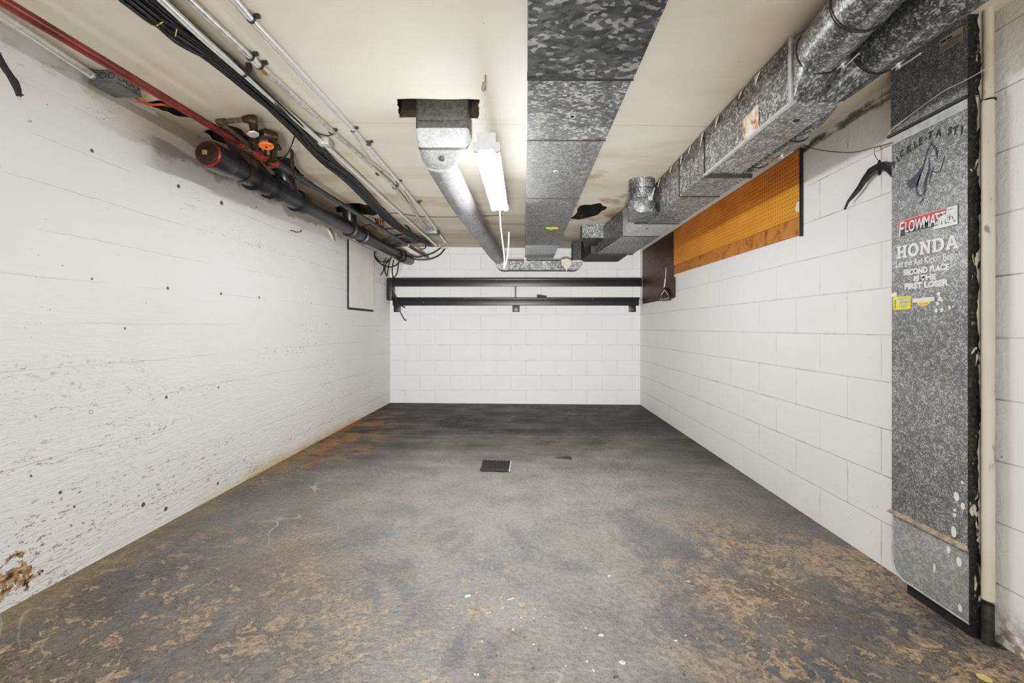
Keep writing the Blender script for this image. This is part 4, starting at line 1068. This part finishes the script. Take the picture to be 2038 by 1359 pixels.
# ------------------------------------------------------------------ red pipe, valves, grey pipe
def plumbing():
    a = H(476, 284, .985); b = H(12, 6, .99); e = a+(b-a)*2.2
    t = thing('sprinkler_pipe', 'red painted pipe running under the ceiling at the upper left', 'pipe', a)
    link('pipe', tubem([a, e], .0178, 18), M['redpipe'], t)
    d = (b-a).normalized()
    link('collar', prof(a-d*.03, d, [(0, .026), (.02, .026), (.022, .022), (.045, .022)], 20), M['redvalve'], t)
    a2 = H(500, 300, .975); v1 = H(552, 327, .96)
    g = thing('shutoff_valve', 'cluster of brass shutoff valves with an orange handle at the end of the red pipe', 'valve', H(525, 300, .97))
    link('union', tubem([a, a.lerp(a2, .5), a2], [.021, .027, .022], 16), M['oldbrass'], g)
    link('valve_body', tubem([a2, a2.lerp(v1, .3), a2.lerp(v1, .55), a2.lerp(v1, .8), v1], [.020, .030, .022, .031, .022], 18), M['redvalve'], g)
    up = H(505, 262, .985)
    link('riser', tubem([H(507, 293, .975), H(505, 275, .985), H(505, 262, 1.0)], [.022, .026, .020], 14), M['darkvalve'], g)
    link('second_body', tubem([H(508, 270, 1.0), H(530, 266, 1.0), H(543, 270, 1.0), H(544, 290, .99), H(545, 318, .965)], [.018, .026, .026, .020, .018], 14), M['darkvalve'], g)
    c = H(530, 290, .955); nn = V(.12, -.12, -.98).normalized()
    w = link('handwheel', ringm(c, nn, .030, .007, S=24), M['orange'], g)
    bm = bm_new(); 
    for k in range(3):
        an = k*math.pi/3; u = nn.cross(V(0, 0, 1)).normalized(); v = nn.cross(u); dd = u*math.cos(an)+v*math.sin(an); tube(bm, [c-dd*.029, c+dd*.029], .004, 6)
    link('spokes', fin(bm, True), M['orange'], w)
    link('wheel_stem', tubem([c, H(527, 308, .965)], .008, 10), M['darkvalve'], w)
    c = H(504, 267, .955)
    link('round_tag', prof(c, V(.25, -.15, -.95), [(0, .028), (.004, .024)], 7), M['foil'], g)
    link('side_plug', tubem([H(546, 295, .975), H(553, 292, .97), H(556, 296, .968)], [.010, .016, .012], 10), M['darkvalve'], g)
    link('drain_cock', tubem([H(540, 318, .95), H(527, 325, .945)], [.011, .006], 10), M['darkvalve'], g)
    c = H(528, 326, .94)
    link('wing_handle', tubem([c+V(-.012, 0, .014), c, c+V(.012, 0, -.012)], [.007, .005, .007], 8), M['darkvalve'], g)
    # bypass of small pipe
    t = thing('bypass_pipe', 'tarnished small pipe loop with two elbows above the red pipe end', 'pipe', H(436, 242, 1.02))
    p0, p1, p2, p3 = H(494, 287, .985), H(436, 243, 1.02), H(502, 236, 1.02), H(506, 262, 1.0)
    link('pipe', tubem([p0, p1], .0115, 12), M['oldbrass'], t); link('pipe', tubem([p1, p2], .0115, 12), M['oldbrass'], t)
    link('elbow', tubem([p1.lerp(p0, .16), p1.lerp(p0, .05), p1, p1.lerp(p2, .09), p1.lerp(p2, .2)], [.015, .0165, .018, .0165, .015], 12), M['oldbrass'], t)
    link('elbow', tubem([p2.lerp(p1, .25), p2.lerp(p1, .05), p2, p2.lerp(p3, .3), p3], [.016, .020, .024, .021, .018], 12), M['darkvalve'], t)
    # grey supply pipe
    q0 = H(553, 327, .958); q1 = H(810, 487, .93); q2 = H(851, 512, .92)
    t = thing('supply_pipe', 'slim dark grey pipe from the valves to the back wall above the drain pipe', 'pipe', q0)
    link('pipe', tubem([q0, q1], .0185, 16), M['greypipe'], t)
    link('sleeve', tubem([q0.lerp(q1, .0), q0.lerp(q1, .05)], .022, 16), M['greypipe'], t)
    link('sleeve', tubem([q0.lerp(q1, .11), q0.lerp(q1, .15)], .0225, 16), M['greypipe'], t)
    o = link('copper_end', tubem([q1, q2], .019, 16), M['copper'], t); o['label'] = 'reddish copper end piece'
    link('white_band', tubem([q1.lerp(q0, .005), q1.lerp(q2, .04)], .021, 16), M['torn'], t)
    # threaded rod hanger and capillary wire
    t = thing('pipe_hanger', 'rusty flat hanger rod dropping from a ceiling flange to the grey pipe', 'hanger', HC(578, 294))
    c = HC(578, 296)
    link('ceiling_flange', prof(c+V(0, 0, .004), (0, 0, -1), [(0, .05), (.004, .048), (.006, .02)], 20), M['drip'], t)
    g0 = H(580, 345, .955)
    link('rod', tubem([c, V(c.x+.0, c.y+.02, c.z-.02), g0], .010, 8), M['darkvalve'], t)
    link('clamp', ringm(g0, (q1-q0), .028, .006, S=20), M['maroon'], t)
    pts = [H(540, 324, .95), H(556, 318, .95), H(571, 308, .97), H(580, 290, 1.0), HC(588, 266)]
    tag(link('capillary_tube', tubem(pts, .0035, 6, 5), M['darkvalve']), 'thin bent tube rising from the valve cluster to the black cable bundle', 'tube')
    for i, (x0, y0, x1, y1, lab) in enumerate(((748, 424, 752, 457, 'short copper tube stub out of the big ceiling hole, nearer the left wall'), (757, 420, 761, 458, 'short copper tube stub out of the big ceiling hole, farther from the left wall'))):
        p = HC(x0, y0, -.05); q = P(x1, y1, p.y+.03)
        tag(link('copper_stub', tubem([p, q], .014, 10), M['copper']), lab, 'pipe')
    Yc = 4.75
    tag(link('copper_line', tubem([P(718, 452, 4.5), P(735, 447, 4.6), P(748, 455, Yc), P(780, 455, Yc), P(800, 455, Yc), P(803, 459, Yc), P(800, 466, Yc)], .006, 8, 4), M['copper']), 'thin copper line bent under the ceiling near the back wall', 'tube')
plumbing()

# ------------------------------------------------------------------ conduits and cable bundle
def ceiling_runs():
    def conduit(path, r, mat, label, straps, d=.006):
        pts = [HC(px, py, d+r) for px, py in path]
        pts.insert(0, pts[0]+(pts[0]-pts[1]).normalized()*1.0)
        t = thing('conduit', label, 'conduit', pts[1], 'conduits along the ceiling')
        link('pipe', tubem(pts, r, 14), M[mat], t)
        for (px, py) in straps:
            c = HC(px, py, d+r); dd = (pts[-1]-pts[1]).normalized()
            bm = tube(bm_new(), [c-dd*.004, c+dd*.004], r*1.35, 12); s = link('strap', fin(bm, True), M['wire'], t)
            link('strap_ear', boxm((c.x+r, c.y-.006, c.z+r*.4), (c.x+r+.018, c.y+.006, zc(c.x)-.001)), M['wire'], s)
        return t, pts
    t, _ = conduit([(322, 0), (400, 73), (484, 146), (645, 287), (760, 392), (868, 488)], .0125, 'steel', 'bright steel conduit lying against the black cable bundle under the ceiling', [(484, 146)], .030)
    c = HC(648, 285, .04); link('fitting', boxm(c-V(.03, .035, .018), c+V(.03, .02, .02), .004), M['steel_old'], t)
    t, pts = conduit([(378, 0), (497, 112), (660, 260), (780, 365), (848, 452)], .0125, 'steel_old', 'middle grey steel conduit with a brass coupling under the ceiling', [(498, 113), (517, 130), (660, 262), (752, 345), (785, 372)])
    c0, c1 = HC(516, 131, .018), HC(528, 142, .018); link('coupling', tubem([c0, c1], .0165, 14), M['brass'], t)
    c0, c1 = HC(500, 115, .018), HC(515, 130, .018); link('coupling', tubem([c0, c1], .015, 14), M['steel'], t)
    conduit([(468, 0), (500, 38), (700, 254), (792, 360), (842, 420), (886, 482)], .011, 'steel', 'pale steel conduit nearest the shop light, with thin wires alongside', [(500, 38), (702, 258), (732, 285), (792, 362), (833, 402)])
    for k, (off, lab) in enumerate(((-9, 'thin white wire strapped beside the pale conduit, farther from it'), (-5, 'thin white wire strapped beside the pale conduit, closer to it'))):
        path = [(468+off*1.9, 0), (500+off*1.3, 38), (600+off*1.6, 146), (698+off*.4, 254), (740+off, 318), (792, 362), (840+off, 432), (876, 458)]
        pts = [HC(px, py, .022) for px, py in path]; pts.insert(0, pts[0]*2-pts[1]-(pts[1]-pts[0])*3)
        tag(link('wire', tubem(pts, .0028, 6), M['wire_pale']), lab, 'wire')
    # junction box at the far end
    t = thing('junction_box', 'small beige-grey junction box near the back wall where the conduits end', 'electrical box', HC(862, 456))
    c = HC(862, 462, .03); link('box', boxm(c-V(.065, .12, .035), c+V(.065, .05, .028), .003), M['box'], t)
    for s in (-.02, .02): link('screw', prof(c+V(s, -.12, 0), (0, -1, 0), [(0, .006), (.004, .004)], 8), M['seam'], t)
    # bundle of black cables
    spine = [(275, 0), (345, 52), (440, 122), (520, 190), (560, 228), (600, 266), (650, 322), (700, 362), (760, 424), (800, 458), (858, 490)]
    n = 15
    for k in range(n):
        r = random.uniform(.005, .0085); lane = (k-(n-1)/2)/(n-1)
        pts = []
        for i, (px, py) in enumerate(spine):
            w = [.115, .11, .10, .095, .09, .095, .085, .08, .085, .08, .06][i]
            c = HC(px, py, .028+.012*math.sin(k*2.1+i*.9)+.006*(k % 3))
            o = lane*w+random.uniform(-.006, .006)
            if i in (4, 5): o += (.012 if k % 4 == 0 else -.008 if k % 3 == 0 else 0)
            pts.append(c+V(o, -o*.1, 0))
        pts.insert(0, pts[0]-V(.02, .9, 0))
        tag(link('cable', tubem(pts, r, 8, 4), M['cable']), 'black cable packed in the long cable bundle under the ceiling', 'cable', 'black cables in the ceiling bundle')
    pts = [HC(240, -25, .03), HC(265, 0, .03), HC(290, 26, .035), HC(318, 55, .04), HC(350, 83, .045), HC(385, 103, .045), HC(415, 118, .04), HC(470, 160, .03)]
    tag(link('cable', tubem(pts, .007, 8, 4), M['cable']), 'loose black cable bowing out of the bundle at the upper left', 'cable')
    pts = [HC(601, 265, .05), HC(615, 288, .06), HC(640, 312, .06), HC(668, 330, .05), HC(700, 358, .04)]
    tag(link('cable', tubem(pts, .006, 8, 5), M['cable']), 'black cable sagging below the middle of the bundle', 'cable')
    for (x0, y0, x1, y1, lab) in ((312, 51, 325, 43, 'yellow twist tie on the loose black cable, nearer one'), (349, 72, 352, 58, 'yellow twist tie on the cable bundle, second from the left')):
        tag(link('twist_tie', tubem([HC(x0, y0, .045), HC(x1, y1, .045)], .0018, 6), M['yellow']), lab, 'tie')
    tag(link('wire', tubem([HC(625, 263, .03), HC(640, 268, .03), HC(655, 270, .03), HC(661, 264, .02)], .003, 6, 4), M['cable']), 'short black wire bridging the bundle and the middle conduit', 'wire')
    tag(link('wire', tubem([HC(764, 440, .02), HC(772, 428, .02), HC(785, 424, .02), HC(830, 430, .01), HC(880, 432, .005), HC(960, 430, .005), HC(1000, 428, .005)], .003, 6, 4), M['wire']), 'thin dark wire crossing the ceiling behind the round branch pipe', 'wire')
    # loose cables in the far corner
    def c6(x, y): return 600+x*.1965, 360+y*.1965
    runs = [([(1110, 510), (1040, 535), (960, 552), (870, 580), (800, 612)], 5.1, .006), ([(1262, 590), (1150, 600), (1050, 598), (950, 618), (850, 640)], 5.3, .007), ([(1255, 602), (1150, 628), (1050, 625), (960, 640), (880, 668)], 5.4, .006),
            ([(1270, 575), (1100, 572), (1000, 585), (900, 600), (820, 612)], 5.2, .006), ([(1240, 600), (1120, 608), (1020, 632), (930, 655), (900, 680)], 5.35, .008),
            ([(740, 715), (742, 770), (775, 815), (830, 855), (890, 872), (950, 858), (990, 825)], 5.25, .006), ([(750, 770), (790, 812), (840, 820), (890, 805), (905, 790)], 5.25, .005),
            ([(855, 775), (835, 840), (832, 900), (800, 955)], 5.3, .005), ([(880, 795), (852, 850), (845, 910), (865, 965)], 5.3, .005), ([(895, 800), (880, 870), (868, 960)], 5.32, .005),
            ([(935, 800), (920, 880), (922, 940), (930, 985)], 5.35, .006), ([(985, 820), (975, 900), (960, 950), (930, 985)], 5.35, .006), ([(905, 690), (915, 740), (900, 790), (860, 830)], 5.4, .006),
            ([(1410, 680), (1330, 730), (1240, 760), (1160, 770), (1085, 752)], 5.75, .007), ([(1450, 690), (1390, 755), (1290, 795), (1180, 798), (1120, 780), (1080, 758)], 5.75, .007), ([(1300, 540), (1260, 620), (1255, 680), (1200, 690)], 5.6, .005),
            ([(1000, 370), (1030, 430), (1080, 470), (1110, 520)], 4.75, .007), ([(1000, 700), (1020, 740), (1010, 790)], 5.4, .006), ([(970, 700), (992, 745), (985, 800)], 5.4, .006),
            ([(915, 1110), (950, 1170), (985, 1240), (1045, 1285)], 5.85, .006), ([(1000, 1330), (1040, 1400), (1062, 1412)], 5.97, .006)]
    for i, (pp, Yc, r) in enumerate(runs):
        pts = [P(*c6(x, y), Yc-.03*j) if i < 19 else P(*c6(x, y), Yc) for j, (x, y) in enumerate(pp)]
        lab = 'loose black cable tangled around the far end of the drain pipe' if i < 19 else ('black cable end poking past the shelf bracket' if i == 19 else 'short black cable end hanging below the shelf on the back wall')
        tag(link('cable', tubem(pts, r*1.25, 8, 5), M['cable']), lab, 'cable', 'loose cables in the far left corner' if i < 19 else None)
    for k, (pp, lab) in enumerate((([(1400, 590), (1440, 575), (1490, 585), (1505, 560), (1480, 525), (1450, 520), (1430, 560)], 'pale wire loop at the far end of the pale conduit'), ([(1415, 615), (1400, 650), (1425, 690), (1470, 688), (1478, 660)], 'pale wire curl on the top edge of the back wall'))):
        tag(link('wire', tubem([P(*c6(x, y), 5.8) for x, y in pp], .005, 6, 5), M['wire_pale']), lab, 'wire')
ceiling_runs()

# ------------------------------------------------------------------ things on the floor
def on_floor():
    def fl(px, py, up=.001): return FL(px, py, up)
    a, b, c, d = fl(955, 938), fl(1013, 940), fl(1016, 921), fl(961, 919)
    t = thing('rubber_mat_scrap', 'small square black ridged rubber mat scrap lying in the middle of the floor', 'mat', (a+c)/2)
    bm = bm_new(); N = 14; g = []
    for i in range(N+1):
        row = []
        for j in range(7):
            u, v = i/N, j/6; p = a.lerp(b, u).lerp(d.lerp(c, u), v)
            curl = .030*max(0, .25-v)*4*(.4+.6*u)*.5+.018*max(0, v-.8)*5*.6
            row.append(p+V(0, 0, .004+curl+.002*math.sin(u*34)))
        g.append([bm.verts.new(p) for p in row])
    for i in range(N):
        for j in range(6): bm.faces.new((g[i][j], g[i+1][j], g[i+1][j+1], g[i][j+1]))
    r = bmesh.ops.extrude_face_region(bm, geom=bm.faces[:])
    for v in r['geom']:
        if isinstance(v, bmesh.types.BMVert): v.co.z -= .0035
    link('mat', fin(bm), M['black_rubber'], t)
    link('tan_edge', tubem([b+V(.003, 0, .012), c+V(.003, 0, .010)], .005, 8), M['torn'], t)
    e = [fl(1104, 911), fl(1133, 909), fl(1138, 912), fl(1136, 915), fl(1128, 913.5)]
    bm = bm_new(); vs = [bm.verts.new(p) for p in e]; top = [bm.verts.new(p+V(0, 0, z)) for p, z in zip(e, (.003, .008, .010, .008, .006))]
    bm.faces.new(vs); bm.faces.new(top[::-1])
    for i in range(5): bm.faces.new((vs[i], vs[(i+1) % 5], top[(i+1) % 5], top[i]))
    tag(link('wood_wedge', fin(bm), M['rubble']), 'small dark pointed splinter lying right of the rubber mat scrap', 'splinter')
    c = fl(1959, 1350, .002); bm = bm_new(); n = 24; ax = (fl(1976, 1358)-fl(1943, 1342)); L = ax.length*.5; ax.normalize(); ay = V(-ax.y, ax.x, 0)
    prism(bm, [c+ax*L*math.cos(2*math.pi*i/n)+ay*L*.8*math.sin(2*math.pi*i/n)*(1+.12*math.sin(i*2.0)) for i in range(n)], (0, 0, .003))
    tag(link('wood_chip', fin(bm), M['woodchip']), 'oval yellow wood chip on the floor at the lower right corner', 'chip')
    # paint chips
    def chip_mesh(seed, s):
        rnd = random.Random(seed); bm = bm_new(); n = 9
        prism(bm, [V(s*math.cos(2*math.pi*i/n)*rnd.uniform(.6, 1.1), s*.6*math.sin(2*math.pi*i/n)*rnd.uniform(.5, 1.1), .0) for i in range(n)], (0, 0, s*.25)); return fin(bm)
    big = [(931, 1186, .012, 'largest ragged white paint chip, on the floor left of centre'), (1239, 1319, .012, 'white chip with a dark shadow near the bottom edge of the floor'), (1212, 1146, .008, 'long white chip on the floor right of centre'),
           (1197, 1264, .010, 'pale flat chip on the lower middle floor'), (1345, 1275, .006, 'round cream chip on the floor beside a bluish worn streak'), (1017, 1192, .011, 'thin pale splinter on the floor beside a faint crack'),
           (1370, 1157, .007, 'white chip at the edge of the flaking floor patch'), (1225, 1348, .011, 'thin brown sliver at the bottom edge of the floor')]
    for i, (px, py, s, lab) in enumerate(big):
        me = chip_mesh(i, s); o = link('paint_chip', me, M['chip'] if i != 7 else M['rubble']); o.location = fl(px, py, .0005); o.rotation_euler = (0, 0, random.uniform(-.5, .5))
        if i in (5, 7): o.scale = (1.2, .28, 1)
        tag(o, lab, 'chip')
    small = [(918, 1219), (975, 1219), (1000, 1210), (1037, 1229), (1062, 1231), (1064, 1212), (1085, 1229), (1138, 1238), (1175, 1218), (1166, 1250), (1182, 1254), (1048, 1219), (970, 1220), (1021, 1253), (1365, 1264), (1387, 1271), (959, 1276), (945, 1342), (951, 1343), (1126, 1325), (1111, 1326), (1182, 1335), (1168, 1316), (1180, 1333), (1062, 1282), (902, 1249)]
    proto = chip_mesh(77, .0042); first = None
    for i, (px, py) in enumerate(small):
        if first is None: o = first = link('paint_fleck', proto, M['chip'])
        else: o = first.copy(); COL.objects.link(o)
        o.location = fl(px, py, .0003); o.rotation_euler = (0, 0, random.uniform(0, 6)); s = random.uniform(.6, 1.3); o.scale = (s, s, s)
        tag(o, 'tiny white paint fleck scattered on the worn middle of the floor', 'fleck', 'paint flecks on the floor')
    dk = [(1061, 1330), (1110, 1327), (988, 1305), (1085, 1230), (1063, 1235), (1044, 1268), (967, 1177), (1229, 1238), (1287, 1168), (1300, 1190), (1362, 1343), (1336, 1290), (1072, 1293)]
    proto = chip_mesh(5, .004); first = None
    for (px, py) in dk:
        if first is None: o = first = link('grit', proto, M['rubble'])
        else: o = first.copy(); COL.objects.link(o)
        o.location = fl(px, py, .0003); o.rotation_euler = (0, 0, random.uniform(0, 6))
        tag(o, 'tiny dark crumb of grit scattered on the worn middle of the floor', 'crumb', 'dark crumbs on the floor')
on_floor()

# ------------------------------------------------------------------ light, world, camera
w = bpy.data.worlds.new('world'); sc.world = w; w.use_nodes = True
bg = w.node_tree.nodes['Background']; bg.inputs[0].default_value = (1.0, .99, .97, 1); bg.inputs[1].default_value = .6
def area(name, loc, target, sx, sy, power, col=(1, .98, .95)):
    l = bpy.data.lights.new(name, 'AREA'); l.shape = 'RECTANGLE'; l.size = sx; l.size_y = sy; l.energy = power; l.color = col
    o = bpy.data.objects.new(name, l); COL.objects.link(o); o.location = loc
    o.rotation_euler = (Vector(target)-Vector(loc)).to_track_quat('-Z', 'Y').to_euler(); return o
area('ceiling_fill_light', (-.1, -1.1, .30), (-.05, 1.0, 2.1), 2.4, .7, 46)  # added fill lamp behind the camera, lifts the ceiling
sp = bpy.data.lights.new('far_fill_spot', 'SPOT'); sp.energy = 1150; sp.spot_size = math.radians(54); sp.spot_blend = 1.0; sp.shadow_soft_size = .25; sp.color = (1, .985, .96)  # added spot fill behind the camera, brightens the far end of the room
so_ = bpy.data.objects.new('far_fill_spot', sp); COL.objects.link(so_); so_.location = (-.1, -1.2, .5)
so_.rotation_euler = (Vector((-.1, 6, 1.55))-so_.location).to_track_quat('-Z', 'Y').to_euler()
cam = bpy.data.cameras.new('camera'); co = bpy.data.objects.new('camera', cam); COL.objects.link(co)
co.location = (0, 0, CZ); co.rotation_euler = (math.pi/2, 0, 0)
cam.sensor_fit = 'HORIZONTAL'; cam.sensor_width = 36; cam.lens = F/2038*36
cam.shift_x = -(VX-1019)/2038; cam.shift_y = -(679.5-VY)/2038
cam.clip_start = .02
sc.camera = co
sc.view_settings.view_transform = 'Standard'; sc.view_settings.look = 'None'
sc.view_settings.exposure = 0.0
sc.view_settings.use_curve_mapping = True          # photographic shoulder, like the bracketed exposure of the photograph
cm = sc.view_settings.curve_mapping; cv = cm.curves[3]; cm.extend = 'EXTRAPOLATED'; cm.use_clip = False
for p in ((.04, .038), (.14, .18), (.33, .44), (.6, .66)): cv.points.new(*p)
cv.points[0].location = (0, 0); cv.points[len(cv.points)-1].location = (1, .85)
cm.update()
sc.cycles.max_bounces = 4; sc.cycles.diffuse_bounces = 3; sc.cycles.glossy_bounces = 2; sc.cycles.use_adaptive_sampling = True; sc.cycles.adaptive_threshold = .05; sc.cycles.adaptive_min_samples = 12; sc.cycles.use_denoising = True
sc.cycles.caustics_reflective = False; sc.cycles.caustics_refractive = False; sc.cycles.sample_clamp_indirect = 6
